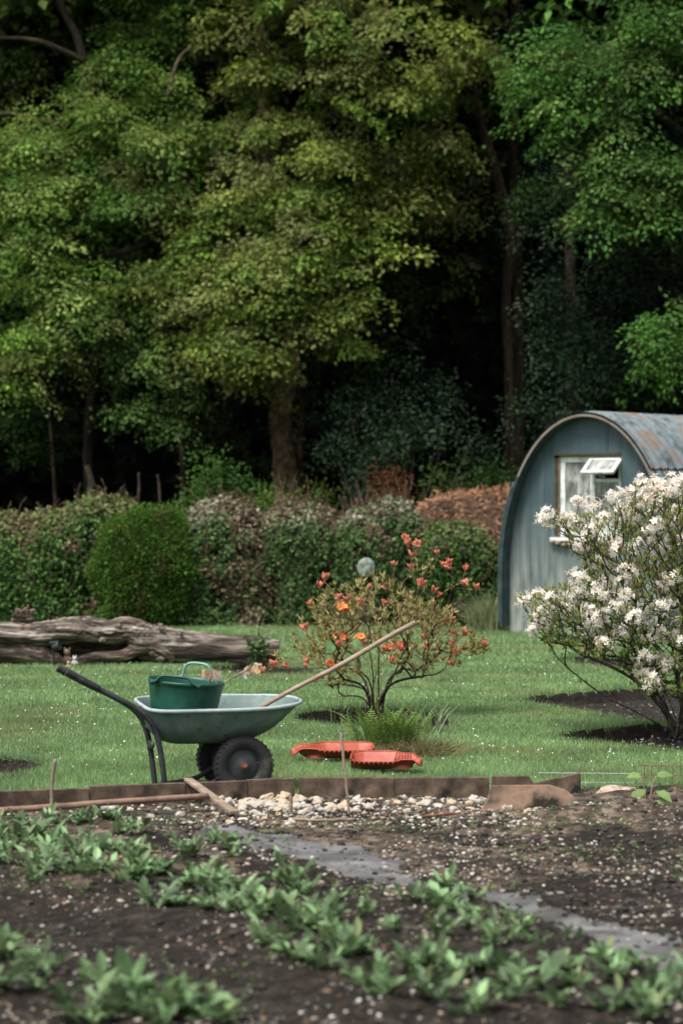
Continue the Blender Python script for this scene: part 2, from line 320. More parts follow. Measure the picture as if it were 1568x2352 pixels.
for (x0, y0, x1, y1, n_) in [(-20, 1915, 330, 1925, 14), (-20, 1965, 330, 2000, 16), (-20, 2020, 250, 2040, 9), (150, 2010, 480, 2060, 8), (480, 2090, 820, 2200, 8), (230, 2050, 620, 2100, 3), (420, 1990, 560, 2010, 3), (600, 2150, 900, 2250, 5), (560, 2050, 800, 2120, 4), (900, 2230, 1250, 2300, 5), (880, 2100, 1130, 2170, 4), (1150, 2160, 1560, 2330, 6), (930, 2330, 1500, 2360, 5), (-20, 2230, 110, 2330, 4), (150, 2340, 520, 2390, 6)]:
    for k_ in range(n_):
        t_ = _r.random(); PLANTS.append((x0 + (x1 - x0) * t_, y0 + (y1 - y0) * t_ + _r.gauss(0, 12), _r.uniform(.65, 1.1)))
PLANTS = [(x + _r.gauss(0, 11), max(1916, y + _r.gauss(0, 8)), s_ * _r.uniform(.72, 1.1) * (.74 if y < 1945 else 1)) for x, y, s_ in PLANTS]
PG = np.array([G(x, y, .06)[:2] for x, y, s in PLANTS])
MOUNDS = [(G(1120, 1835)[:2], 1.1, .35, -.02), (G(1430, 1890)[:2], .55, .25, .10), (G(1250, 1880)[:2],   .6, .3, .0), (G(640, 1835)[:2], .5, .3, .05), (G(900, 1830)[:2], .9, .22, .07), (G(1540, 1850)[:2], .5, .3, .07)]
mbs = {}
def pathk(x, y):      # distance inside the path, its border broken up
    d = pdist(x, y, PATHP); d = np.where(inpoly(x, y, PATHP), d, -d)
    return d + .5 * (fbm(x * 2.4, y * 2.4, 81, 4) - .5) - .02
def gz(x, y):
    x = np.asarray(x, float); y = np.asarray(y, float)
    plot = sstep(.05, -.05, y - yedge(x))
    soil = .045 + .05 * (fbm(x * 1.2, y * 1.2, 3) - .5) + .045 * (fbm(x * 5, y * 5, 9, 4) - .5) + .02 * (fbm(x * 22, y * 22, 15, 2) - .5)
    m = np.zeros(x.shape)
    for p in PG: m = np.maximum(m, np.exp(-((x - p[0]) ** 2 + (y - p[1]) ** 2) / (2 * .2 ** 2)))
    soil = soil + .09 * m
    for c, sx, sy, h in MOUNDS: soil = soil + h * np.exp(-((x - c[0]) / sx) ** 2 - ((y - c[1]) / sy) ** 2)
    k = sstep(-.02, .1, pathk(x, y))
    soil = soil * (1 - k) + k * (.05 + .02 * (fbm(x * 4, y * 4, 21, 4) - .5) + .012 * (fbm(x * 30, y * 30, 25, 2) - .5))
    lawn = .012 * (fbm(x * .9, y * .9, 5) - .5)
    z = plot * soil + (1 - plot) * lawn
    for i, b in enumerate(BP):
        a = inpoly(x, y, b); d = pdist(x, y, b)
        bump = .03 * (fbm(x * 7, y * 7, 30 + i, 3) - .5)
        prof = -.13 * sstep(0, .05, d) + .07 * sstep(.1, .7, d) + bump * sstep(.02, .1, d)
        z = np.where(a, prof, z)
    return z
def region(x, y):       # 0 lawn, 1 soil, 2 path, 10+i bed
    r = np.where(y < yedge(x), 1, 0)
    r = np.where((pathk(x, y) > 0) & (r == 1), 2, r)
    for i, b in enumerate(BP): r = np.where(inpoly(x, y, b), 10 + i, r)
    return r
def dryness(x, y):      # pale crust of compacted, dry soil between the beds
    d = sstep(.34, .56, fbm(x * 1.3 + 5, y * .8, 41)) * sstep(12.2, 13.6, y) * .9
    d = d + .8 * sstep(.5, .62, fbm(x * 2.6, y * 2.2, 44)) * sstep(11, 12.5, y)
    return np.clip(d, 0, 1)
def grid(x0, x1, y0, y1, st):
    xs = np.arange(x0, x1 + 1e-6, st); ys = np.arange(y0, y1 + 1e-6, st)
    X, Y = np.meshgrid(xs, ys); sh = X.shape
    Z = gz(X.ravel(), Y.ravel()); V = np.stack([X.ravel(), Y.ravel(), Z], 1)
    i, j = np.meshgrid(np.arange(sh[0] - 1), np.arange(sh[1] - 1), indexing='ij')
    Q = np.stack([i * sh[1] + j, i * sh[1] + j + 1, (i + 1) * sh[1] + j + 1, (i + 1) * sh[1] + j], -1).reshape(-1, 4)
    cc = V[Q].mean(1); reg = region(cc[:, 0], cc[:, 1])
    dr = dryness(V[:, 0], V[:, 1])[:, None]
    col = 1 + dr * np.array([[3.5, 3.3, 3.05]])
    for k in np.unique(reg):
        q = Q[reg == k]; u, inv = np.unique(q, return_inverse=True)
        mbs.setdefault(int(k), MB()).add(V[u], inv.reshape(-1, 4), col[u])
grid(-3.304, 3.304, 7.8, 19.0, .028)
grid(3.304, 8.3, 7.8, 19.0, .07)
grid(-8.3, -3.304, 7.8, 19.0, .07)
grid(5.208, 9.2, 19.0, 29.5, .07)
grid(-9.2, -5.208, 19.0, 29.5, .07)
grid(-5.208, 5.208, 19.0, 29.5, .028)
grid(-10.2, 10.2, 29.5, 39.0, .06)
for k, mb in mbs.items():
    if k == 0: o = mb.build('lawn', M['lawn'], smooth=True)
    elif k == 1: o = mb.build('soil', M['soil'], smooth=True)
    elif k == 2: o = mb.build('path', M['path'], smooth=True)
    else: o = mb.build('soil_bed', M['bed'], smooth=True)
    o['kind'] = 'structure'
mb = MB(); mb.add([(-300, -100, -.32), (300, -100, -.32), (300, 500, -.32), (-300, 500, -.32)], np.array([[0, 1, 2, 3]]))
mb.build('ground', M['forest'])['kind'] = 'structure'
mb = MB(); xs = np.linspace(-40, 40, 41); ys = np.linspace(38.9, 90, 30); X, Y = np.meshgrid(xs, ys)
i, j = np.meshgrid(np.arange(29), np.arange(40), indexing='ij')
mb.add(np.stack([X.ravel(), Y.ravel(), .1 * (fbm(X.ravel() * .3, Y.ravel() * .3, 8) - .5)], 1), np.stack([i * 41 + j, i * 41 + j + 1, (i + 1) * 41 + j + 1, (i + 1) * 41 + j], -1).reshape(-1, 4))
mb.build('forest_floor', M['forest'], smooth=True)['kind'] = 'structure'

# ------------------------------------------------------------------ lawn grass, daisies
GC = np.array([.205, .31, .142])
def blades(n, x0, x1, y0, y1, L, W, extra=None, lean=.45):
    x = rng.uniform(x0, x1, n); y = rng.uniform(y0, y1, n)
    keep = np.abs(x) < .145 * y + .9
    x = x[keep]; y = y[keep]
    r = region(x, y); k = (r == 0); x = x[k]; y = y[k]; n = len(x)
    z = gz(x, y)
    d = nrm(np.stack([rng.normal(0, lean, n), rng.normal(0, lean, n), np.ones(n)], 1))
    tuft = fbm(x * 3.2, y * 3.2, 50, 3); dry = fbm(x * 1.1, y * .9, 55, 3)
    l = L * rng.uniform(.5, 1.25, n) * (.45 + 1.1 * tuft)
    c = vary(GC, n, .22, .07)
    t = sstep(.5, .75, dry)[:, None] * .55
    c = c * (1 - t) + t * np.array([.25, .275, .13])
    c = c * (.58 + .84 * fbm(x * 1.7, y * 1.7, 61, 3))[:, None]
    put(GM, BL, np.stack([x, y, z - .004], 1), d, rnd(n), l, W * rng.uniform(.7, 1.3, n), c)
GM = MB()
blades(150000, -3.4, 3.4, 14.7, 18.0, .045, .0055)
blades(150000, -4.2, 4.2, 18.0, 22.5, .043, .008)
blades(150000, -5.6, 5.6, 22.5, 29.0, .045, .012)
blades(90000, -6.6, 6.6, 29.0, 38.8, .06, .02)
# longer grass along the bed rims and the garden boards
for b in BP:
    n = 2600; i = rng.integers(0, len(b), n); t = rng.random(n)[:, None]
    p = b[i] * (1 - t) + b[(i + 1) % len(b)] * t
    cen = b.mean(0); p = p + nrm(p - cen) * (np.abs(rng.normal(.015, .03, (n, 1))))
    d = nrm(np.concatenate([(cen - p) * rng.uniform(-.5, .4, (n, 1)) / 1.0, np.ones((n, 1)) * .8], 1) + rng.normal(0, .35, (n, 3)))
    put(GM, BL, np.concatenate([p, gz(p[:, 0], p[:, 1])[:, None] * 0 - .01], 1), d, rnd(n), rng.uniform(.03, .085, n), .008, vary(GC * .85, n, .25, .1))
n = 5000; x = rng.uniform(-3.2, 3.2, n); y = yedge(x) + .03 + np.abs(rng.normal(0, .05, n))
put(GM, BL, np.stack([x, y, np.zeros(n)], 1), nrm(np.stack([rng.normal(0, .5, n), rng.normal(-.1, .4, n), np.ones(n)], 1)), rnd(n), rng.uniform(.03, .09, n), .006, vary(GC * .9, n, .25, .1))
n = 1500; x = rng.uniform(1.42, 3.2, n); y = yedge(x) + rng.normal(.0, .05, n)
put(GM, BL, np.stack([x, y, np.zeros(n) + .01], 1), nrm(np.stack([rng.normal(0, .8, n), rng.normal(-.5, .5, n), np.ones(n) * .8], 1)), rnd(n), rng.uniform(.05, .16, n), .007, vary(GC * .95, n, .3, .12))
tag(GM.build('grass', M['grass']), 'short mown green lawn grass between the vegetable plot and the hedge', 'grass', kind='stuff')
DM = MB(); dp = []
for (vx, vy, sx, sy, n) in [(90,1640,120,40,90),(260,1670,90,50,110),(420,1545,110,14,60),(320,1530,60,8,25),(620,1545,80,20,20),(300,1580,150,20,40),(60,1580,80,30,30),(1180,1500,60,25,45),(1260,1540,60,20,30),(1330,1570,60,15,25),(1130,1600,90,40,30),(1400,1750,170,30,60),(1200,1740,120,30,45),(1000,1720,120,40,30),(720,1700,80,30,35),(600,1680,60,30,35),(1080,1540,80,40,30),(200,1750,150,30,30),(900,1560,200,50,40),(700,1500,150,20,20),(1450,1690,80,60,25)]:
    for _ in range(int(n * .52)): dp.append(G(rng.normal(vx, sx), max(1478, rng.normal(vy, sy))))
dp = np.array(dp); dp = dp[(region(dp[:, 0], dp[:, 1]) == 0) & (dp[:, 1] > 15.8)]
n = len(dp); a = np.arange(7) * 2 * math.pi / 7
DT = T([(0, 0, .2)] + [(math.cos(t) * .5, math.sin(t) * .5, 0) for t in a], [[0, i + 1, (i + 1) % 7 + 1] for i in range(7)])
dd = nrm(rng.normal(0, .35, (n, 3)) + [0, -.35, 1]); dp[:, 2] += rng.uniform(.035, .06, n)
sz = rng.uniform(.009, .016, n) * (1 + .02 * (dp[:, 1] - 16))
put(DM, DT, dp, nrm(np.cross(dd, rnd(n))), dd, sz, sz, vary((.75, .75, .72), n, .1, .02))
tag(DM.build('daisies', M['petal']), 'tiny white daisies scattered through the lawn', 'daisies', kind='stuff')

# ------------------------------------------------------------------ stones
def ico(sub):
    import bmesh
    bm = bmesh.new(); bmesh.ops.create_icosphere(bm, subdivisions=sub, radius=.5)
    v = np.array([x.co[:] for x in bm.verts]); f = np.array([[q.index for q in p.verts] for p in bm.faces]); bm.free(); return v, f
IV, IF = ico(1); IV2, IF2 = ico(3); IV4, IF4 = ico(4)
def lump(v, seed, a=.35, f=2.2):
    k = np.array([1 + a * (mnoise.noise(Vector(p * f + seed * 7.3)) + .5 * mnoise.noise(Vector(p * f * 2.3 + seed * 3.1))) for p in v])
    return v * k[:, None]
PBL = MB()
def pebbles(n, x0, x1, y0, y1, smin, smax, dens, pal=None):
    x = rng.uniform(x0, x1, n); y = rng.uniform(y0, y1, n)
    k = (np.abs(x) < .145 * y + .35) & (rng.random(n) < dens(x, y)); x = x[k]; y = y[k]; n = len(x)
    s = smin + (smax - smin) * rng.random(n) ** 2.6
    z = gz(x, y) + s * .12
    u = rng.random(n)[:, None]
    if pal is None: pal = np.array([(.42, .37, .31), (.3, .24, .18), (.22, .13, .075), (.1, .085, .075), (.52, .49, .45)])
    c = np.asarray(pal)[rng.choice(5, n, p=[.3, .22, .12, .16, .2])] * np.exp(rng.normal(0, .15, (n, 1)))
    th = rng.uniform(0, 6.28, n); ax = np.stack([np.cos(th), np.sin(th), rng.normal(0, .15, n)], 1); nn = nrm(rng.normal(0, .25, (n, 3)) + [0, 0, 1])
    d, s2, n2 = frames(ax, nn)
    for q in range(4):
        m = np.arange(n) % 4 == q
        t = (lump(IV, q + 1, .45, 2.5), IF)
        PBL.inst(t, np.stack([x, y, z], 1)[m], d[m] * (s[m] * rng.uniform(.9, 1.5, m.sum()))[:, None], s2[m] * (s[m] * rng.uniform(.7, 1, m.sum()))[:, None], n2[m] * (s[m] * rng.uniform(.45, .75, m.sum()))[:, None], c[m])
notpath = lambda x, y: np.where(pathk(x, y) > 0, .32, 1)
pebbles(13000, -3, 3, 8.2, 16.0, .006, .024, lambda x, y: (region(x, y) != 0) * notpath(x, y) * (.12 + 1.1 * sstep(.35, .7, fbm(x * 1.3, y * 1.3, 70, 3))))
pebbles(2200, -1.7, 2, 12.4, 14.8, .009, .034, lambda x, y: notpath(x, y) * sstep(.35, .6, fbm(x * 1.1, y * 1.1, 72)))
pebbles(3600, -2.5, 1.2, 14.2, 15.7, .012, .042, lambda x, y: (region(x, y) == 1) * np.clip(.25 + .75 * sstep(-.9, -.3, x), 0, 1) * .8)
pebbles(4200, -2, 2, 8.5, 12.6, .009, .03, lambda x, y: sstep(.4, .65, fbm(x * 2.2, y * 2.2, 79, 3)) * notpath(x, y))
pebbles(1700, -2, .7, 10, 13.2, .012, .036, lambda x, y: sstep(.3, .0, np.abs(pdist(x, y, PATHP) - .2)) * .6 * (region(x, y) == 1))
pebbles(3500, -4, 4.5, 16, 24, .008, .03, lambda x, y: (region(x, y) >= 10) * 1.0)
for st in [(15000, -3, 3, 8.2, 16.2, .012, .05, lambda x, y: (region(x, y) != 0) * notpath(x, y) * (.2 + .8 * fbm(x * 1.1, y * 1.1, 76))), (3500, -4, 4.5, 16, 24, .012, .045, lambda x, y: (region(x, y) >= 10) * 1.0)]:
    pebbles(*st, pal=[(.02, .017, .014), (.03, .025, .021), (.045, .038, .032), (.014, .012, .01), (.07, .061, .052)])
tag(PBL.build('pebbles', M['pebble'], smooth=True), 'small pale pebbles and dark crumbs strewn over the soil', 'pebbles', kind='stuff')
FL = []
for q in range(7):
    mb = MB(); mb.add(np.clip(lump(IV2, q + 11, .75, 2.1), -.42, .42) * [1.25, .9, .72], IF2, (1, 1, 1) if q % 3 else (1.1, .95, .78)); FL.append(mb.mesh('flint_stone', M['stone'], smooth=True))
def stone_on(vx, vy, s, lab, grp, z=None):
    p = G(vx, vy, .08); zz = float(gz(p[0], p[1])) if z is None else z
    o = place('flint_stone', random.choice(FL), None, (p[0], p[1], zz + s * .1), (random.uniform(-.5, .5), random.uniform(-.5, .5), random.uniform(0, 6.28)), s * random.uniform(.85, 1.2))
    tag(o, lab, 'stone', grp)
for (x, y, s) in [(20,1833,.09),(95,1826,.1),(68,1835,.06),(130,1834,.07),(175,1822,.13),(168,1836,.08),(205,1832,.05),(118,1838,.05),(150,1838,.06),(186,1838,.06)]:
    stone_on(x, y, s, 'off white flint between the rusty pole and the concrete boards, behind the thin upright stake', 'flints beside the pole')
for (x, y, s) in [(250,1850,.085),(262,1840,.06),(300,1852,.05),(345,1862,.05),(385,1850,.05),(415,1862,.05)]:
    stone_on(x, y, s, 'whitish flint lying in front of the long rusty pole', 'flints in front of the pole')
grp = 'flints heaped along the concrete boards'
for (x, y, s) in [(530,1808,.1),(632,1820,.12),(610,1830,.09),(655,1824,.08),(520,1828,.08),(555,1826,.07),(580,1822,.06),(500,1830,.07)]:
    stone_on(x, y, s, 'large cream flint on the stone heap between the slanting plank and the thin stake', grp)
for _ in range(70):
    x = random.uniform(490, 690); stone_on(x, random.gauss(1842, 14), random.uniform(.03, .075), 'small cream flint on the stone heap between the slanting plank and the thin stake', 'small flints by the plank')
for _ in range(78):
    x = random.uniform(690, 1110); stone_on(x, random.gauss(1832 + (x - 690) * .01, 15), random.uniform(.024, .08) * random.uniform(.7, 1), 'cream flint on the stone heap between the thin stake and the leaning slab', 'flints by the leaning slab')
for (x, y, s, l) in [(1163, 1858, .07, 'pale knobbly flint standing at the foot of the leaning slab'), (1212, 1866, .06, 'smooth oval white stone lying below the middle of the leaning slab'), (1297, 1848, .075, 'knobbly white flint against the blunt end of the leaning slab')]:
    stone_on(x, y, s, l, None)
stone_on(112, 1825, .05, 'white stone lying on mown grass behind the upright stake', None) if False else None

# ------------------------------------------------------------------ garden boards and slabs
def board(x0, y0, x1, y1, h, lab, mat='concrete', zb=-.05, th=.05, poly=None, name='edging_board', lean=0):
    a = np.array([x0, y0]); b = np.array([x1, y1]); L = np.linalg.norm(b - a); ang = math.atan2(b[1] - a[1], b[0] - a[0])
    mb = MB(); n = max(4, int(L / .05))
    if poly is None:
        xs = np.linspace(0, L, n); top = h + .004 * np.array([mnoise.noise(Vector((x * 9 + x0 * 5, 3, 1))) for x in xs])
        pts = [(x, zb) for x in xs] + [(x, z) for x, z in zip(xs[::-1], top[::-1])]
    else: pts = poly; n = 0
    k = len(pts); V = np.array([[x, 0, z] for x, z in pts] + [[x, th, z] for x, z in pts])
    if poly is None:
        Fs = []
        for i in range(n - 1):
            Fs.append([i, i + 1, k - 2 - i, k - 1 - i]); Fs.append([k + k - 1 - i, k + k - 2 - i, k + i + 1, k + i])
    else: Fs = [list(range(k)), list(range(k, 2 * k))[::-1]]
    for i in range(k): j = (i + 1) % k; Fs.append([i, k + i, k + j, j])
    mb.add(V, [np.array(f) for f in Fs])
    o = mb.build(name, M[mat], bevel=.004); o.location = (x0, y0, 0); o.rotation_euler = (lean, 0, ang)
    return tag(o, lab, 'slab' if name != 'edging_board' else 'edging board')
def ex(v): return (v - CX) / F * 15.6
bl = [(-2.75, 14.82, -1.58, 15.16, .16, 'stained concrete edging board behind the upright stake'),
      (-1.572, 15.168, -.985, 15.345, .172, 'tall dark concrete edging board ending at the slanting plank'),
      (-.98, 15.345, -.60, 15.455, .172, 'concrete edging board below the wheelbarrow wheels, next to the slanting plank'),
      (-.598, 15.46, -.3, 15.54, .178, 'short rusty brown edging board under the front of the wheelbarrow'),
      (-.275, 15.62, .346, 15.625, .172, 'long concrete edging board behind the middle of the flint heap'),
      (.35, 15.625, .955, 15.65, .172, 'pale concrete edging board with a black mould patch beside the leaning slab')]
for b in bl: board(b[0], b[1], b[2], b[3], b[4], b[5])
d = 15.35; q = lambda vx, vy, dd: ((vx - CX) / F * dd, CH - (vy - HZ) / F * dd)
def slab(pts, d, lab, mat, th=.05, lean=0):
    w_ = [q(x, y, d) for x, y in pts]; x0 = w_[0][0]
    return board(x0, d, x0 + 1, d, 0, lab, mat, poly=[(x - x0, z) for x, z in w_], name='concrete_slab', th=th, lean=lean)
slab([(1102, 1866), (1330, 1866), (1328, 1838), (1300, 1815), (1262, 1803), (1130, 1804), (1118, 1838)], 14.75, 'broken concrete slab with black stains leaning in front of the boards', 'slab', lean=-.12)
slab([(1126, 1830), (1240, 1830), (1226, 1800), (1214, 1783), (1130, 1783)], 15.45, 'short brown concrete board behind the leaning stained slab', 'concrete')
slab([(1210, 1842), (1334, 1842), (1332, 1776), (1228, 1799)], 15.85, 'dark wedge shaped concrete offcut standing behind the leaning slab', 'concrete')
slab([(1345, 1858), (1412, 1862), (1405, 1848), (1352, 1846)], 14.9, 'small tan stone fragment lying beside the leaning slab', 'slab', th=.12)
slab([(1488, 1862), (1540, 1866), (1536, 1852), (1495, 1846)], 14.9, 'flat brown slab fragment behind the broad leaved seedling', 'slab', th=.1)
p = G(1425, 1830, .05); mb = MB(); mb.add(lump(IV2, 40, .3, 2.5) * [.32, .2, .12], IF2, (.75, .65, .6)); tag(mb.build('stone_lump', M['stone'], origin=(0, 0, 0), smooth=True), 'low rounded lump of crumbling mortar behind the seedling', 'stone').location = (p[0], p[1], .06)

# ------------------------------------------------------------------ canes, poles, plank
def rod(pts, r, lab, name, cat, mat, n=8, wob=.004):
    pts = np.array(pts, float); k = 14
    t = np.linspace(0, 1, k); m = len(pts)
    q_ = np.stack([np.interp(t * (m - 1), np.arange(m), pts[:, i]) for i in range(3)], 1)
    q_[1:-1] += rng.normal(0, wob, (k - 2, 3)) * .5
    mb = MB(); mb.tube(q_ - pts[0], r * (1 + .05 * rng.normal(size=k)), n)
    return tag(mb.build(name, M[mat], origin=(0, 0, 0), smooth=True), lab, cat), pts[0]
def rod_at(*a, **k): o, p0 = rod(*a, **k); o.location = tuple(p0); return o
d = 14.35; rod_at([P(117, 1884, d), P(121, 1800, d + .02), P(127, 1745, d)], .011, 'rough brown stake standing upright in the plot, its tip against the lawn', 'stake', 'stake', 'plank')
d = 14.75; rod_at([P(803, 1882, d), P(795, 1800, d + .03), P(783, 1682, d + .08)], .0085, 'tall thin grey stake leaning back in front of the red plastic trays', 'stake', 'stake', 'cane')
d = 14.75; rod_at([P(666, 1885, d), P(667, 1862, d), P(669, 1828, d)], .011, 'short dark stake stub standing at the edge of the flint heap', 'stake', 'stake', 'plank')
rod_at([G(668, 1881, .07), G(735, 1884, .075), G(818, 1882, .07)], .009, 'thin pale stick lying between the short stake and the tall stake', 'stick', 'stick', 'cane', wob=.003)
rod_at([P(-60, 1866, 14.25), P(230, 1845, 14.55), P(478, 1828, 14.9)], .019, 'long straight brown rusty pole lying in front of the concrete boards', 'pole', 'pole', 'rust_pole', wob=.002)
rod_at([G(975, 1874, .06), G(1060, 1868, .065), G(1120, 1862, .07), G(1160, 1860, .075)], .008, 'thin reddish brown stick lying before the leaning slab', 'stick', 'stick', 'rust')
a = P(432, 1790, 15.38); b = P(538, 1866, 14.55); L = np.linalg.norm(b - a)
mb = MB(); mb.box((L / 2, 0, 0), (L, .055, .02))
o = tag(mb.build('plank', M['plank'], bevel=.003), 'narrow weathered plank slanting down from the boards across the pole end', 'plank'); o.location = tuple(a)
o.rotation_euler = Vector(b - a).to_track_quat('X', 'Z').to_euler()
# wire netting and twine over the lawn edge
mb = MB(); d = 16.55
for vx in np.arange(1478, 1700, 16.6): mb.tube([P(vx, 1758, d), P(vx + rng.normal(0, .7), 1801, d)], .0034, 4)
for vy in (1757, 1779, 1800): mb.tube([P(1466, vy, d), P(1560, vy + 1.5, d + .03), P(1700, vy - 1, d)], .0034, 4)
o = mb.build('wire_netting', M['wire'], origin=P(1478, 1800, d)); tag(o, 'low rusty square wire netting standing at the lawn edge', 'netting')
for vy, l in ((1776, 'pale twine strung from the concrete wedge to the netting, the upper of two'), (1797, 'pale twine strung from the concrete wedge to the netting, the lower of two')):
    rod_at([P(1236, vy - 1, 16.2), P(1340, vy, 16.35), P(1470, vy + 1, 16.53)], .0025, l, 'twine', 'twine', 'string', n=5, wob=.001)
#SECTION3
# ================================================================== wheelbarrow
OX, OY = (561 - CX) / F * 16.05, 16.05; BC, BS = math.cos(R(15)), math.sin(R(15))
def bp(vx, vy, w_):
    k = (vx - CX) / F; u = (k * (OY + w_ * BC) - OX + w_ * BS) / (BC - k * BS); d = OY + u * BS + w_ * BC
    return np.array([u, w_, CH - (vy - HZ) / F * d])
wb = thing('wheelbarrow', 'faded green plastic wheelbarrow with two fat black wheels standing on the lawn', 'wheelbarrow', (OX, OY, 0), R(15))
N = 96
def ring(z, u0, u1, hw, uc=-.2):
    a = np.arange(N) * 2 * math.pi / N; c = np.cos(a); s_ = np.sin(a); n_ = np.where(c < 0, 5.5, 2.35)
    # blend the exponent near the joint so that the plan stays smooth
    cu = np.sign(c) * np.abs(c) ** (2 / n_); sw = np.sign(s_) * np.abs(s_) ** (2 / n_)
    return np.stack([uc + np.where(c < 0, uc - u0, u1 - uc) * cu, .3 + hw * sw, z - .006 + .045 * hw * sw], 1)
LV = [(.600, -.635, .445, .38), (.585, -.622, .42, .368), (.55, -.612, .38, .352), (.50, -.6, .33, .33), (.45, -.592, .27, .303), (.41, -.565, .205, .266), (.38, -.53, .14, .235), (.36, -.47, .06, .19), (.353, -.35, -.05, .1)]
def shell(mb, lv, flip):
    V = np.concatenate([ring(*l) for l in lv]); m = len(lv)
    i, j = np.meshgrid(np.arange(m - 1), np.arange(N), indexing='ij'); i = i.ravel(); j = j.ravel()
    Q = np.stack([i * N + j, (i + 1) * N + j, (i + 1) * N + (j + 1) % N, i * N + (j + 1) % N], 1)
    cap = np.arange(N) + (m - 1) * N
    mb.add(V, [Q[:, ::-1] if flip else Q, cap if flip else cap[::-1]])
mb = MB(); shell(mb, LV, False); shell(mb, [(z + .008, a + .008, b - .008, h - .008) for z, a, b, h in LV], True)
tr = mb.build('tray', M['tray'], wb, smooth=True)
mb = MB(); rr = ring(.603, -.638, .449, .383); rr[:, 2] += .01 * sstep(.1, .47, rr[:, 0])
mb.tube(np.concatenate([rr, rr[:2]]), .0135, 8, cap=False); mb.build('rim', M['rimm'], tr, smooth=True)
def spl(pts, n=10):
    pts = np.asarray(pts, float); out = []
    p = np.concatenate([[2 * pts[0] - pts[1]], pts, [2 * pts[-1] - pts[-2]]])
    for i in range(1, len(p) - 2):
        for t in np.arange(n) / n:
            out.append(.5 * ((2 * p[i]) + (-p[i - 1] + p[i + 1]) * t + (2 * p[i - 1] - 5 * p[i] + 4 * p[i + 1] - p[i + 2]) * t * t + (-p[i - 1] + 3 * p[i] - 3 * p[i + 1] + p[i + 2]) * t ** 3))
    out.append(pts[-1]); return np.array(out)
hp = [bp(x, y, .03) for x, y in [(165, 1550), (230, 1584), (300, 1620), (333, 1643), (352, 1668), (364, 1702), (372, 1748), (380, 1812), (382, 1829)]]
gp = [bp(x, y, .03) for x, y in [(152, 1543), (160, 1547), (188, 1562), (228, 1583)]]
for w_ in (0, .38):
    f = lambda pts: np.array([p + [0, w_, 0] for p in pts])
    mb = MB(); mb.tube(spl(f(hp), 6), .0195, 12); hd = mb.build('handle', M['steel'], wb, smooth=True)
    mb = MB(); g = spl(f(gp), 6); n_ = len(g); rad = .0255 + .0015 * np.sin(np.arange(n_) * 1.7); rad[0] = .02; rad[1] = .028; rad[2] = .028
    mb.tube(g, rad, 14); mb.build('grip', M['grip'], hd, smooth=True)
for w_ in (.1, .5):
    a = bp(388, 1815, .03); a[1] = w_; a[2] = .03
    mb = MB(); mb.tube(spl([a, [a[0] * .55, w_, .06], [-.16, w_, .105], [-.05, w_, .19]], 6), .017, 10); mb.build('strut', M['steel'], wb, smooth=True)
mb = MB(); mb.tube([bp(352, 1712, .03) + [0, .01, 0], bp(366, 1722, .03) + [0, .38, .0]], .012, 8, flat=2.2); mb.build('brace', M['steel'], wb, smooth=True)
mb = MB(); mb.tube([(0, -.05, .2), (0, .66, .2)], .012, 10); mb.build('axle', M['rust'], wb, smooth=True)
mb = MB()
for w_ in (.14, .46): mb.tube([(-.02, w_, .2), (-.03, w_, .29), (-.06, w_, .362)], .02, 8, flat=.5)
mb.build('axle_bracket', M['steel'], wb)
mb = MB(); a = bp(362, 1662, .03); mb.box((a[0] + .01, .3, a[2] - .02), (.03, .5, .09), [[.9, 0, .42], [0, 1, 0], [-.42, 0, .9]]); mb.build('tray_bracket', M['steel'], wb, bevel=.004)
TP = [(.122, -.036), (.13, -.046), (.15, -.052), (.172, -.052), (.188, -.046), (.1965, -.03), (.1985, -.012), (.1985, .012), (.1965, .03), (.188, .046), (.172, .052), (.15, .052), (.13, .046), (.122, .036)]
HP = [(.001, -.03), (.03, -.03), (.034, -.026), (.07, -.022), (.098, -.010), (.106, -.006), (.112, -.012), (.116, -.03), (.124, -.036), (.126, -.03), (.12, .0)]
for w_, sg in ((.03, 1), (.58, -1)):
    wh = bpy.data.objects.new('wheel', None); C.objects.link(wh); wh.parent = wb; wh.location = (0, w_, .2)
    mb = MB(); mb.rev(TP, 64, 'y')
    for k in range(34):
        a = k * 2 * math.pi / 34
        for s_ in (-1, 1):
            b = a + (.09 if s_ > 0 else 0); Rm = np.array([[math.cos(b), 0, -math.sin(b)], [0, 1, 0], [math.sin(b), 0, math.cos(b)]])
            mb.box(Rm @ [.1925, s_ * .034, 0], (.015, .034, .013), Rm)
    mb.build('tyre', M['rubber'], wh, smooth=False)
    mb = MB(); mb.rev([(r, y * sg) for r, y in HP], 48, 'y')
    mb.tube([(.088, -.018 * sg, .02), (.1, -.03 * sg, .022)], .004, 6); mb.build('wheel_disc', M['hubm'], wh, smooth=True)
    mb = MB(); mb.tube([(0, -.02 * sg, 0), (0, -.066 * sg, 0)], .017, 12); mb.tube([(0, -.03 * sg, 0), (0, -.04 * sg, 0)], .025, 6); mb.build('axle_end', M['rust'], wh)
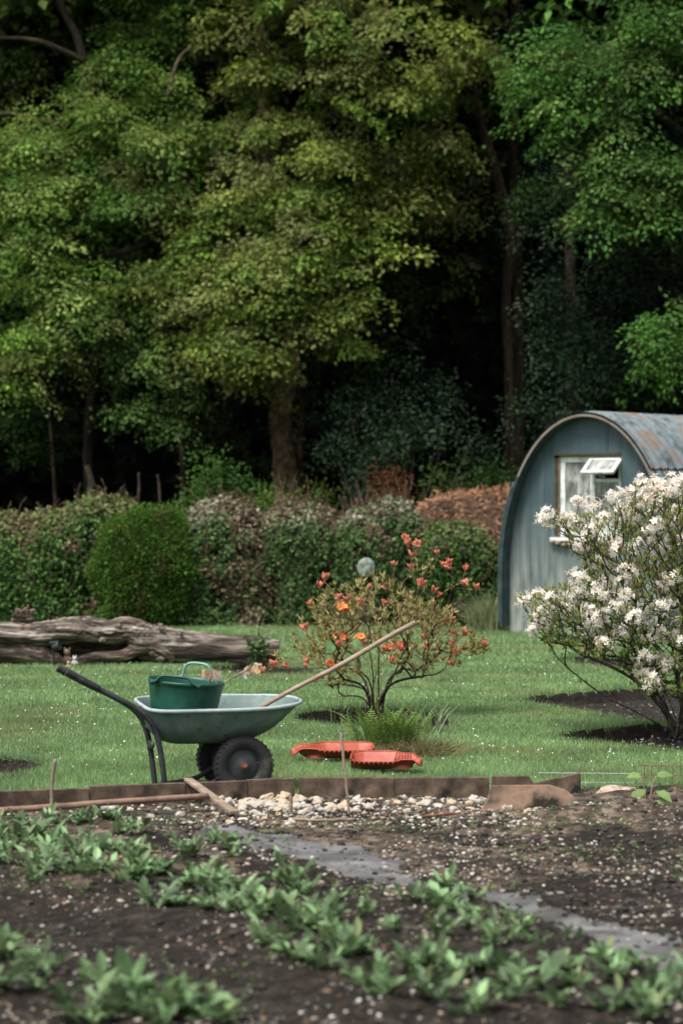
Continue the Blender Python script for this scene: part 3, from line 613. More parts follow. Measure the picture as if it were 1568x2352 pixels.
# ------------------------------------------------------------------ tub, withered flowers, tool handle
tc_ = bp(428, 1640, .3); wp = lambda l: np.array([OX + l[0] * BC - l[1] * BS, OY + l[0] * BS + l[1] * BC, l[2]])
tl = wp((tc_[0] - .03, .3, .372))
tub = thing('rubber_tub', 'dark green flexible rubber tub with two handles sitting in the wheelbarrow tray', 'tub', tl, R(-14)); tub.rotation_euler = (0, R(4.5), R(-14))
pr = [(.0, .004), (.15, .004), (.165, .012), (.195, .08), (.213, .13), (.2125, .137), (.225, .19), (.2245, .197), (.236, .25), (.2355, .257), (.246, .32), (.249, .345), (.255, .35), (.257, .362), (.254, .37), (.247, .37), (.243, .35), (.205, .12), (.16, .02), (.0, .018)]
mb = MB(); mb.rev([(r, z * 1.05) for r, z in pr], 72); mb.build('tub_body', M['tub'], tub, smooth=True)
def hndl(y, xw, zt, mat):
    mb = MB(); sg = -1 if y < 0 else 1; z0 = .372
    pts = spl([(-xw * 1.28, y * .94, z0), (-xw * .98, y, z0 + .018), (-xw * .86, y, z0 + zt * .7), (-xw * .6, y, z0 + zt), (0, y * 1.02, z0 + zt * 1.06), (xw * .6, y, z0 + zt), (xw * .86, y, z0 + zt * .7), (xw * .98, y, z0 + .018), (xw * 1.28, y * .94, z0)], 6)
    n_ = len(pts); rad = .012 + .009 * np.abs(np.linspace(-1, 1, n_)) ** 4
    mb.tube(pts, rad, 10, flat=.75); mb.build('tub_handle', M[mat], tub, smooth=True)
hndl(-.24, .13, .052, 'tub'); hndl(.24, .105, .105, 'tubpale')
def wither(pts, petals, lab):
    p0 = np.array(pts[0]); o = thing('withered_flower', lab, 'withered flower', p0)
    mb = MB(); mb.tube(spl(pts, 6) - p0, .006, 6, (1, 1, 1)); mb.build('stem', M['cane'], o, smooth=True)
    mb = MB()
    for c, n_, L in petals:
        c = np.array(c) - p0; d = nrm(rng.normal(0, .45, (n_, 3)) + [0, 0, -.9 if L > 0 else .9]); L = abs(L) * .68
        put(mb, PET, np.tile(c, (n_, 1)) + rng.normal(0, .008, (n_, 3)), d, rnd(n_), L * rng.uniform(.6, 1.1, n_), L * .5, vary((.6, .48, .36), n_, .15, .08))
    mb.build('petals', M['petal'], o)
wither([P(470, 1610, 16.1), P(478, 1580, 16.1), P(484, 1552, 16.1)], [(P(476, 1535, 16.08), 5, .11), (P(490, 1540, 16.1), 6, .12)], 'pale drooping withered flower hanging just inside the rim of the tub')
wither([P(505, 1600, 16.3), P(517, 1568, 16.3), P(545, 1550, 16.35), P(575, 1535, 16.4), P(596, 1530, 16.42)], [(P(575, 1533, 16.4), 5, .1), (P(596, 1528, 16.42), 6, .09), (P(560, 1542, 16.37), 5, .11), (P(587, 1530, 16.4), 4, .08)], 'withered flower on a long bent stem sticking out of the tub')
a = P(588, 1632, 16.33); b = P(953, 1431, 16.62); k = np.linspace(0, 1, 12)[:, None]
mb = MB(); pts = (b - a) * k + [0, 0, .006] * np.sin(k * 9); mb.tube(pts, .0155 + .003 * k[:, 0], 12); o = mb.build('tool_handle', M['wood'], smooth=True); o.location = tuple(a)
tag(o, 'long worn wooden tool handle leaning out of the wheelbarrow past the orange azalea', 'tool handle')

# ------------------------------------------------------------------ red plastic trays
def redtray(loc, rz, mir, L, lab, tilt):
    o = thing('plastic_tray', lab, 'plastic tray', loc, rz); o.rotation_euler = (R(tilt), 0, rz)
    W, H = .125, .08
    def hw(t):      # half width of the rim: blunt scalloped end at t=0, waist at .72, rounded nose at 1
        return W * (.55 + .45 * min(1, t / .16) ** .6) * (1 - .4 * sstep(.55, .76, t)) if t < .86 else W * .6 * max(0.02, 1 - ((t - .86) / .14) ** 2) ** .5
    def depth(t): return H * (1 - .1 * t) if t < .78 else H * .92 * (1 - .9 * sstep(.8, .97, t))
    def sheet(off, scal, z0):
        nx, na = 110, 30; V = []
        for i in range(nx):
            t = i / (nx - 1); w_ = hw(t) + off; d_ = depth(t); x = (t - .5) * L
            for j in range(na):
                ph = -1 + 2 * j / (na - 1); e = abs(ph); sc = scal * .016 * (.5 + .5 * math.cos(t * L / .034 * 2 * math.pi)) * sstep(.72, .62, t) * sstep(.86, 1, e)
                zz = H - d_ + d_ * (sstep(.5, 1.0, e) * .92 + .08 * e) - sc - H * .75 * sstep(.86, 1, t) * e * e * .9
                V.append((mir * x, w_ * (.74 * e + .26 * sstep(.5, 1, e)) * np.sign(ph), zz + z0))
        i, j = np.meshgrid(np.arange(nx - 1), np.arange(na - 1), indexing='ij'); i = i.ravel(); j = j.ravel()
        return np.array(V), np.stack([i * na + j, i * na + j + 1, (i + 1) * na + j + 1, (i + 1) * na + j], 1)
    mb = MB(); V, Q = sheet(0, 0, .008); mb.add(V, Q); mb.build('tray_body', M['redp'], o, smooth=True)
    mb = MB(); V, Q = sheet(.007, 1, .002); mb.add(V, Q); mb.build('outer_skirt', M['reddark'], o, smooth=True)
    mb = MB()
    for sg in (-1, 1): mb.tube([(mir * (t - .5) * L, sg * (hw(t) + .004), H + .010 - (.013 * (.5 + .5 * math.cos(t * L / .034 * 2 * math.pi)) * sstep(.72, .62, t) if sg < 0 else 0) - H * .7 * sstep(.86, 1, t)) for t in np.linspace(.0, .985, 150)], .005, 8)
    mb.tube([(mir * -.5 * L, y, H + .01) for y in np.linspace(-hw(0), hw(0), 8)], .0065, 8); mb.build('rim', M['redp'], o, smooth=True)
    mb = MB(); mb.rev([(.001, .04), (.035, .038), (.06, .03), (.07, .005)], 24, origin=(mir * L * .17, -.01, .012), scale=(1.5, .95, 1.0)); mb.build('moulded_seat', M['redp'], o, smooth=True)
    for k in range(6):
        mb = MB(); x = mir * (L * .1 + k * .021); y = hw(.62 + k * .04); mb.tube(spl([(x, y * .45, .045), (x + mir * .008, y * .75, .066), (x + mir * .014, y * .92, .088)], 4), .0048, 8); mb.build('rib', M['redp'], o, smooth=True)
    return o
p1 = G(888, 1776); redtray((p1[0], p1[1], .035), R(-5), 1, .51, 'red plastic scalloped tray in front, its rounded nose pointing away from the wheelbarrow', 11)
p2 = G(762, 1750); redtray((p2[0], p2[1], .03), R(5), -1, .62, 'longer red plastic scalloped tray whose rounded nose points at the wheelbarrow wheels', 8)
#SECTION4
# ================================================================== driftwood log
def rough_tube(mb, pts, rv, rh, seed, amp=.14, ns=150, na=40, hollow=None, col=(1, 1, 1)):
    pts = spl(pts, 12); t = np.linspace(0, 1, len(pts)); s = np.linspace(0, 1, ns)
    c = np.stack([np.interp(s, t, pts[:, k]) for k in range(3)], 1); rv = np.interp(s, np.linspace(0, 1, len(rv)), rv); rh = np.interp(s, np.linspace(0, 1, len(rh)), rh)
    L = np.linalg.norm(np.diff(c, axis=0), axis=1).sum()
    tg = nrm(np.gradient(c, axis=0)); sd_ = nrm(np.cross(tg, [0, 1., 0] if np.abs(tg[:, 2]).mean() > .6 else [0, 0, 1.])); up = np.cross(sd_, tg)
    a = np.arange(na) * 2 * math.pi / na; S, A = np.meshgrid(s * L, a, indexing='ij')
    tw = A + .5 * np.sin(S * 1.7 + seed)
    n1 = fbm(S * 1.6 + seed, np.cos(tw) * 2.0 + 9, 200 + seed, 3) + fbm(S * 1.6, np.sin(tw) * 2.0 + 5, 210 + seed, 3) - 1
    n2 = np.abs(fbm(S * 1.5 + seed * 3, np.cos(tw * 1) * 9 + 20 + np.sin(tw) * 7, 220 + seed, 3) - .5) * 2
    kn = fbm(S * 5, np.cos(tw) * 3 + np.sin(tw) * 2.5, 230 + seed, 2) - .5
    k = 1 + amp * 2.2 * n1 - amp * .75 * (.35 - n2) + amp * .7 * kn
    if hollow is not None: k = k * hollow(S / L, A)
    V = c[:, None] + (rh[:, None] * k * np.cos(A))[..., None] * -sd_[:, None] + (rv[:, None] * k * np.sin(A))[..., None] * up[:, None]
    i, j = np.meshgrid(np.arange(ns - 1), np.arange(na), indexing='ij'); i = i.ravel(); j = j.ravel()
    Q = np.stack([i * na + j, i * na + (j + 1) % na, (i + 1) * na + (j + 1) % na, (i + 1) * na + j], 1)
    shade = np.clip(.42 + 1.5 * (n2.ravel() - .16), .22, 1.2)
    mb.add(V.reshape(-1, 3), [Q, np.arange(na)[::-1], np.arange(na) + (ns - 1) * na], np.asarray(col) * shade[:, None])
LD = 28.6; lo0 = P(-160, 1525, LD)
lg = thing('driftwood_log', 'long grey weathered fallen log with a dark hollow lying before the hedge', 'log', (lo0[0], LD, 0))
LO = np.array([lo0[0], LD, 0])
mb = MB()
pt = [(-200, 1462), (0, 1460), (80, 1461), (160, 1448), (208, 1446), (256, 1452), (300, 1452), (345, 1474), (450, 1489), (560, 1496), (640, 1501)]
rough_tube(mb, [P(x, y, LD) - LO for x, y in pt], [.17, .155, .15, .155, .16, .14, .155, .2, .19, .18, .165], [.28, .26, .25, .26, .27, .25, .22, .24, .21, .19, .17], 1, .19, 260, 64)
mb.build('trunk', M['log'], lg, smooth=True)
mb = MB(); rough_tube(mb, [P(x, y, LD - .12) - LO for x, y in [(-200, 1502), (20, 1500), (90, 1504), (128, 1514), (140, 1528)]], [.12, .12, .115, .08, .04], [.15, .15, .14, .1, .05], 2, .16, 90, 36, col=(.7, .66, .62)); mb.build('root', M['log'], lg, smooth=True)
mb = MB(); rough_tube(mb, [P(x, y, LD - .15) - LO for x, y in [(165, 1533), (190, 1516), (230, 1509), (285, 1505), (315, 1490), (350, 1482), (385, 1500), (400, 1518)]], [.04, .055, .06, .07, .085, .11, .1, .05], [.05, .06, .07, .08, .1, .12, .11, .06], 3, .13, 110, 32, col=(.9, .85, .8)); mb.build('root', M['log'], lg, smooth=True)
mb = MB(); rough_tube(mb, [P(x, y, LD + .16) - LO for x, y in [(-200, 1495), (100, 1495), (250, 1495), (345, 1497)]], [.18, .18, .18, .15], [.12, .12, .12, .1], 4, .14, 80, 32, col=(.35, .3, .27)); mb.build('hollow_back', M['log'], lg, smooth=True)  # back wall of the hollow, its shade put into a darker colour
mb = MB()
for k in range(16):
    a = P(45 + rng.normal(0, 14), 1424, LD) - LO; b = P(60 + rng.normal(0, 18), 1400 + rng.normal(0, 8), LD) - LO + [0, rng.normal(0, .06), 0]
    mb.tube(spl([a, (a + b) / 2 + rng.normal(0, .02, 3), b], 3), [.035, .03, .028, .026, .024, .02, .012], 7, (.55, .5, .46))
mb.build('broken_stub', M['log'], lg, smooth=True)
for (x, y, r_) in [(78, 1463, .035), (225, 1455, .04), (235, 1468, .045), (270, 1437, .04), (372, 1443, .035), (368, 1436, .03), (415, 1452, .03), (355, 1500, .06), (372, 1512, .05)]:
    mb = MB(); mb.add(lump(IV2, x, .6, 2.4) * 2 * r_ * np.array([1, .9, .9]), IF2, (.6, .55, .5)); q_ = mb.build('knot', M['log'], lg, smooth=True); c = P(x, y, LD - .2) - LO; q_.location = tuple(c)
# solar light and ornaments before the log
p = G(124, 1531); sl_ = thing('garden_light', 'small black garden spotlight on a short spike before the log', 'garden light', p)
mb = MB(); mb.tube([(0, 0, -.03), (0, 0, .2)], .014, 8); mb.build('spike', M['black'], sl_)
mb = MB(); mb.rev([(.001, -.05), (.03, -.05), (.042, -.02), (.05, .03), (.052, .05), (.045, .052), (.04, .03), (.001, .03)], 20); h_ = mb.build('lamp_head', M['black'], sl_, smooth=True); h_.location = (.03, -.02, .235); h_.rotation_euler = (0, R(75), R(-20))
mb = MB(); mb.box((0, 0, 0), (.1, .08, .012)); h_ = mb.build('solar_panel', M['black'], sl_, bevel=.003); h_.location = (0, 0, .285); h_.rotation_euler = (R(12), R(-8), 0)
mb = MB(); mb.tube([(.0, 0, .19), (.0, 0, .285)], .012, 8); mb.build('bracket', M['black'], sl_)
def ornament(vx, vy, h, mat, lab, col=1.0):
    p = G(vx, vy); o = thing('garden_ornament', lab, 'ornament', p)
    mb = MB(); mb.add(lump(IV2, vx, .12, 2) * [h * .5, h * .45, h * .72] + [0, 0, h * .34], IF2); mb.build('body', M[mat], o, smooth=True)
    mb = MB(); mb.add(lump(IV2, vx + 1, .1, 2) * [h * .42, h * .4, h * .4] + [0, -h * .04, h * .8], IF2)
    for s_ in (-1, 1): mb.add(IV2 * [h * .12, h * .08, h * .2] + [s_ * h * .14, 0, h * 1.0], IF2)
    mb.build('head', M[mat], o, smooth=True)
    for s_ in (-1, 1):
        mb = MB(); mb.add(IV2 * [h * .16, h * .2, h * .34] + [s_ * h * .24, -h * .12, h * .36], IF2); mb.build('paw', M[mat], o, smooth=True)
ornament(155, 1530, .2, 'orn1', 'small dark brown animal ornament sitting at the foot of the log')
ornament(172, 1531, .12, 'orn2', 'small whitish animal ornament beside the brown one by the log')
ornament(158, 1536, .085, 'orn3', 'tiny tan ornament in front of the brown animal ornament')

# ================================================================== Nissen style hut
HA, HZ0, HB, HL = 1.37, .9, 2.2, 5.2
hut = thing('corrugated_hut', 'blue grey arched hut with a rusting corrugated metal roof beside the white azalea', 'hut', (3.508, 34.09, 0), R(-38))
def arch(x): return HZ0 + HB * np.sqrt(np.clip(1 - (np.asarray(x) / HA) ** 2, 0, 1))
WX0, WX1, WZ0, WZ1 = -.608, .497, 1.40, 2.565
xs = np.concatenate([-HA * np.cos(np.linspace(0, math.pi / 2, 30)), HA * np.sin(np.linspace(0, math.pi / 2, 30))[1:]])
xs = np.unique(np.concatenate([xs, [WX0, WX1]]))
mb = MB()
for y, fl in ((0, 0), (.06, 1)):
    for i in range(len(xs) - 1):
        x0, x1 = xs[i], xs[i + 1]; t0, t1 = float(arch(x0)), float(arch(x1))
        qs = [[(x0, y, -.1), (x1, y, -.1), (x1, y, t1), (x0, y, t0)]]
        if x0 >= WX0 - 1e-6 and x1 <= WX1 + 1e-6: qs = [[(x0, y, -.1), (x1, y, -.1), (x1, y, WZ0), (x0, y, WZ0)], [(x0, y, WZ1), (x1, y, WZ1), (x1, y, t1), (x0, y, t0)]]
        for q_ in qs: mb.add(q_ if not fl else q_[::-1], np.array([[0, 1, 2, 3]]))
# reveals of the opening
for a, b in (((WX0, WZ0), (WX0, WZ1)), ((WX0, WZ1), (WX1, WZ1)), ((WX1, WZ1), (WX1, WZ0)), ((WX1, WZ0), (WX0, WZ0))):
    mb.add([(a[0], 0, a[1]), (b[0], 0, b[1]), (b[0], .06, b[1]), (a[0], .06, a[1])], np.array([[0, 1, 2, 3]]))
mb.build('front_wall', M['hutwall'], hut)
mb = MB()
for x_ in (-1.02, -.78, -.3, .28, .86): mb.box((x_, -.004, (float(arch(x_)) + (WZ1 + .06 if WX0 < x_ < WX1 else 0)) / 2), (.02, .008, float(arch(x_)) - .04 - (WZ1 + .06 if WX0 < x_ < WX1 else 0)))
mb.build('sheet_seam', M['hutwall'], hut)['kind'] = 'stuff'
def outline(n, off=0):
    t = np.linspace(0, 1, n); out = []
    for k in t:
        if k < .14: out.append((-HA - off, .12 + (HZ0 - .12) * k / .14, -1, 0))
        elif k > .86: out.append((HA + off, HZ0 - (HZ0 - .12) * (k - .86) / .14, 1, 0))
        else:
            a = math.pi * (1 - (k - .14) / .72); nx, nz = nrm(np.array([math.cos(a) / HA, math.sin(a) / HB])); out.append((HA * math.cos(a) + off * nx, HZ0 + HB * math.sin(a) + off * nz, nx, nz))
    return np.array(out)
ON = 90; ys = np.concatenate([np.linspace(-.2, 2.6, 180), np.linspace(2.62, HL, 80)]); ol = outline(ON, .035)
def roofsheet(z0, z1, lift):
    mb = MB(); sel = [i for i in range(ON) if z0 <= ol[i][1] <= z1]
    runs = np.split(np.array(sel), np.where(np.diff(sel) != 1)[0] + 1)
    for r_ in runs:
        V = []
        for i in r_:
            off = lift + .024 * np.sin(ys * 2 * math.pi / .2) * sstep(-.2, -.02, ys)
            V.append(np.stack([ol[i][0] + ol[i][2] * off, ys, ol[i][1] + ol[i][3] * off], 1))
        k = len(ys); V = np.concatenate(V); m = len(r_); i, j = np.meshgrid(np.arange(m - 1), np.arange(k - 1), indexing='ij'); i = i.ravel(); j = j.ravel()
        mb.add(V, np.stack([i * k + j, (i + 1) * k + j, (i + 1) * k + j + 1, i * k + j + 1], 1))
    return mb
roofsheet(2.3, 9, .03).build('roof_sheet', M['hutroof'], hut, smooth=True)
roofsheet(0, 2.42, .0).build('roof_sheet', M['hutroof'], hut, smooth=True)
il = outline(ON, .004); mb = MB()
V = np.concatenate([np.stack([il[:, 0], np.full(ON, y), il[:, 1]], 1) for y in (-.2, 0.0)]); j = np.arange(ON - 1); mb.add(V, np.stack([j, j + 1, ON + j + 1, ON + j], 1)[:, ::-1])
o2 = outline(ON, .037 ); V = np.concatenate([np.stack([il[:, 0], np.full(ON, -.202), il[:, 1]], 1), np.stack([o2[:, 0], np.full(ON, -.202), o2[:, 1]], 1)]); hi = (il[j, 1] > 2.2) & (il[j, 0] > -1.2); qq = np.stack([j, j + 1, ON + j + 1, ON + j], 1); u_, inv_ = np.unique(qq[hi], return_inverse=True); lip = MB(); lip.add(V[u_], inv_.reshape(-1, 4)); lip.build('roof_lip', M['hutlip'], hut); mb.add(V, qq[~hi])
mb.build('roof_edge', M['hutrim'], hut, smooth=False)
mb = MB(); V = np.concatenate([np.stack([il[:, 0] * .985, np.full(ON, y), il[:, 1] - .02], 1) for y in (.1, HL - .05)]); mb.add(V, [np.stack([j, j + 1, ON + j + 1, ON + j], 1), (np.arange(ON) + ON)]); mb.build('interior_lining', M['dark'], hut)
mb = MB(); mb.tube(np.stack([o2[:26, 0] - .012, np.full(26, -.195), o2[:26, 1]], 1), .022, 8); mb.build('edge_pipe', M['hutrim'], hut, smooth=True)
win = bpy.data.objects.new('window', None); C.objects.link(win); win.parent = hut; win.location = ((WX0 + WX1) / 2, 0, WZ0)
ww, wh_ = WX1 - WX0, WZ1 - WZ0
def bar(mb, x0, x1, z0, z1, y0, y1): mb.box(((x0 + x1) / 2, (y0 + y1) / 2, (z0 + z1) / 2), (x1 - x0, y1 - y0, z1 - z0))
mb = MB(); h = ww / 2 - .002
bar(mb, -h + .04, -h + .06, .002, wh_ - .03, .03, .13); bar(mb, -h + .062, h, wh_ - .02, wh_ - .002, .012, .12); bar(mb, h - .02, h, .002, wh_ - .045, .03, .13)
mb.build('lining', M['rotwood'], win, bevel=.004); mb = MB(); bar(mb, -h, -h + .038, .002, wh_ - .042, .004, .13); bar(mb, -h, h, wh_ - .001, wh_ + .025, -.012, .02); mb.build('jamb', M['mossw'], win)
zt = .78; mx = .055
mb = MB(); bar(mb, -h + .062, -h + .14, .002, wh_ - .022, .06, .12); bar(mb, h - .075, h - .022, .002, wh_ - .045, .06, .12); bar(mb, -h + .141, h - .076, .002, .07, .061, .119); bar(mb, -h + .141, h - .076, wh_ - .1, wh_ - .022, .061, .119)
bar(mb, mx - .045, mx + .03, .071, wh_ - .101, .055, .118); bar(mb, mx + .036, h - .076, zt, zt + .05, .056, .117); mb.build('frame', M['white'], win, bevel=.004)
mb = MB(); bar(mb, -h + .141, mx - .036, .071, wh_ - .101, .088, .094); mb.build('pane', M['glass'], win)
mb = MB(); bar(mb, mx + .036, h - .076, .071, zt - .001, .088, .094); mb.build('pane', M['glass'], win)
sash = bpy.data.objects.new('vent_sash', None); C.objects.link(sash); sash.parent = hut; sash.location = ((WX0 + WX1) / 2 + (mx + h - .02) / 2, .05, WZ0 + wh_ - .05); sash.rotation_euler = (R(-52), 0, 0)
sw, sh = (h - .02 - mx) / 2 + .03, .34
mb = MB(); bar(mb, -sw, sw, -.055, 0, -.02, .02); bar(mb, -sw, sw, -sh, -sh + .05, -.02, .02); bar(mb, -sw, -sw + .05, -sh + .051, -.056, -.019, .019); bar(mb, sw - .05, sw, -sh + .051, -.056, -.019, .019); mb.build('sash_frame', M['white'], sash, bevel=.003)
mb = MB(); bar(mb, -sw + .05, sw - .05, -sh + .05, -.055, -.004, .004); mb.build('sash_pane', M['glass'], sash)
mb = MB(); mb.tube([(mx + .1, .05, zt + .09), (h - .2, -.1, zt + .075)], .008, 6); mb.build('stay', M['white'], win)
mb = MB(); mb.box((-.0, -.01, -.03), (ww + .06, .14, .05)); mb.build('sill', M['white'], win, bevel=.006)
mb = MB()
for k in range(12): mb.add(lump(IV2, k + 60, .5, 2) * [.11, .07, .05] + [-.55 + k * .1, -.05, -.075 + rng.normal(0, .012)], IF2)
mb.build('crumbling_mortar', M['rotwood'], win, smooth=True)
#SECTION5
# ================================================================== shrubs grown from their tips
def grow(stems, targets, base, step=.09, jit=.012, up=.25):
    nodes_, par = [], []
    def add(p, q): nodes_.append(np.asarray(p, float)); par.append(q); return len(nodes_) - 1
    for st in stems:
        pts = spl(st, 5); last = -1
        for p in pts: last = add(p, last)
    tips = []
    order = np.argsort(np.linalg.norm(targets - base, axis=1))
    for t_i in order:
        t = targets[t_i]; A = np.array(nodes_); v = t - A; dl = np.linalg.norm(v, axis=1)
        rb = np.linalg.norm(A - base, axis=1); rt = np.linalg.norm(t - base)
        cost = dl + np.where(rb > rt * .93, 2, 0) + .6 * np.maximum(0, A[:, 2] - t[2] + .02) + .12 * rb * 0
        q = int(np.argmin(cost)); n_ = max(2, int(dl[q] / step)); p0 = A[q]
        pd = p0 - nodes_[par[q]] if par[q] >= 0 else np.array([0, 0, .1])
        c1 = p0 + nrm(pd) * dl[q] * .35
        last = q
        for k in range(1, n_ + 1):
            s_ = k / n_; pnt = (1 - s_) ** 2 * p0 + 2 * s_ * (1 - s_) * c1 + s_ * s_ * t
            if k < n_: pnt = pnt + rng.normal(0, jit, 3)
            last = add(pnt, last)
        tips.append((t_i, last))
    A = np.array(nodes_); par = np.array(par); cnt = np.zeros(len(A))
    for _, l in tips:
        while l >= 0: cnt[l] += 1; l = par[l]
    return A, par, cnt, {a: b for a, b in tips}
def twigs(mb, A, par, cnt, r0, pw, col=(1, 1, 1), ns=5, rmax=.05):
    k = np.where(par >= 0)[0]; a = A[par[k]]; b = A[k]; r = np.minimum(r0 * np.maximum(cnt[k], 1) ** pw, rmax); ra = np.minimum(r0 * np.maximum(cnt[par[k]], 1) ** pw, r * 1.5)
    d = nrm(b - a); u = nrm(np.cross(d, [.3, .2, 1.])); v = np.cross(d, u); ang = np.arange(ns) * 2 * math.pi / ns
    ring_ = np.cos(ang)[None, :, None] * u[:, None] + np.sin(ang)[None, :, None] * v[:, None]
    V = np.concatenate([a[:, None] + ring_ * ra[:, None, None], b[:, None] + ring_ * r[:, None, None]], 1); n_ = len(k)
    j = np.arange(ns); q = np.stack([j, (j + 1) % ns, ns + (j + 1) % ns, ns + j], 1)
    if col == 'lich': col = np.repeat(np.array([.55, .54, .48]) + rng.random((len(k), 1)) ** 3 * .9 + 0 * cnt[k][:, None], 2 * ns, 0)
    elif isinstance(col, str): col = np.repeat(np.array([.42, .38, .34]) + np.exp(-(cnt[k][:, None] - 1) / 5.0) * np.array([3.4, 2.7, 1.9]), 2 * ns, 0)
    mb.add(V.reshape(-1, 3), (q[None] + (np.arange(n_) * 2 * ns)[:, None, None]).reshape(-1, 4), col)
def rosette(mb, pos, axis, nl, L, W, spread, cols, T_=LAN, vv=.2):
    n = len(pos)
    for k in range(nl):
        d = nrm(nrm(axis) + rnd(n) * spread)
        nn = nrm(axis * .4 + rnd(n) * .5 + [0, 0, .6])
        c = cols[rng.integers(0, len(cols), n)] * np.exp(rng.normal(0, vv, (n, 1)))
        put(mb, T_, pos - d * .004, d, nn, L * rng.uniform(.6, 1.15, n), W * rng.uniform(.75, 1.2, n), c)

# ------------------------------------------------------------------ orange azalea
AD = 22.1; AB = np.array([*G(858, 1643)[:2], -.03])
oz = thing('azalea_bush', 'open twiggy azalea bush with coral orange buds growing behind the wheelbarrow', 'azalea bush', AB)
def Z2(zx, zy): return 588 + zx * .375, 1205.4 + zy * .375
OF = [(918,110,0),(930,140,0),(995,135,0),(945,205,0),(855,248,0),(955,275,0),(1105,185,0),(1145,260,0),(1180,240,0),(1195,268,0),(1278,285,0),(1295,370,0),(1348,400,0),(995,375,0),(1085,415,0),(1110,445,0),(420,350,0),(385,390,0),(500,465,0),(560,480,0),(520,530,1),(545,545,1),(632,490,0),(680,395,0),(793,398,0),(778,495,0),(338,500,0),(305,650,0),(520,700,1),(505,745,0),(545,710,0),(645,715,1),(655,740,0),(815,780,1),(780,790,0),(880,775,1),(822,845,0),(1030,695,0),(1055,760,0),(1110,765,0),(1195,595,0),(1165,605,0),(1220,672,0),(1280,680,0),(1200,745,0),(1200,790,0),(1225,800,0),(1205,865,0),(1395,750,0),(105,875,0),(45,910,1),(190,875,0),(310,880,0),(320,850,0),(440,870,1),(345,965,0)]
ft = []
for zx, zy, o_ in OF:
    vx, vy = Z2(zx, zy); lim = .55 * max(.1, 1 - ((vx - 880) / 260) ** 2) ** .5
    ft.append(P(vx, vy, AD + random.uniform(-lim * 1.15, -lim * .3)))
ft = np.array(ft); lt = []
while len(lt) < 410:
    a = random.uniform(0, 6.283); q = random.random() ** .42 * (1 + .16 * math.sin(3 * a + 1) + .1 * math.sin(7 * a)); vx = 878 + 196 * q * math.cos(a); vy = 1462 + (118 if math.sin(a) < 0 else 100) * q * math.sin(a)
    if vy > 1480 and abs(vx - 865) < (1640 - vy) * .32 and random.random() < .75: continue
    if vy > 1500 and random.random() < .4: continue
    dp_ = .75 * (1 - min(1, ((vx - 878) / 215) ** 2)) ** .5
    lt.append(P(vx, vy, AD + random.uniform(-dp_, dp_)))
for (zx, zy) in [(950,300),(985,230),(1060,230),(1075,280),(1020,280),(1030,400),(1000,480),(950,430),(880,400),(1140,560),(1130,590),(1080,600),(1320,720),(1240,855),(130,805),(165,830),(480,375),(550,385),(740,385),(280,590),(230,680),(255,720),(460,990),(500,985),(600,910)]:
    lt.append(P(*Z2(zx, zy), AD + random.uniform(-.2, .2)))
lt = np.array(lt); allt = np.concatenate([lt, ft])
sp = [(800, 1530), (880, 1530), (830, 1500), (930, 1530), (870, 1470), (775, 1570), (960, 1575), (845, 1480), (915, 1490), (790, 1560), (825, 1540), (862, 1500), (905, 1520), (940, 1560), (848, 1570), (985, 1550), (760, 1600), (900, 1580)]
stems = []
for (x, y) in sp:
    e = P(x, y, AD + random.uniform(-.35, .35)); b0 = AB + [rng.normal(0, .03), rng.normal(0, .03), 0]
    stems.append([b0, b0 + (e - b0) * [.3, .3, .5] + [0, 0, .1], e])
stems.append([AB, P(900, 1560, AD), P(935, 1470, AD), P(953, 1390, AD), P(962, 1340, AD)])
A, par, cnt, tips = grow(stems, allt, AB)
mb = MB(); twigs(mb, A - AB, par, cnt, .0027, .32, 'thin', rmax=.0125); mb.build('stems', M['twig'], oz)
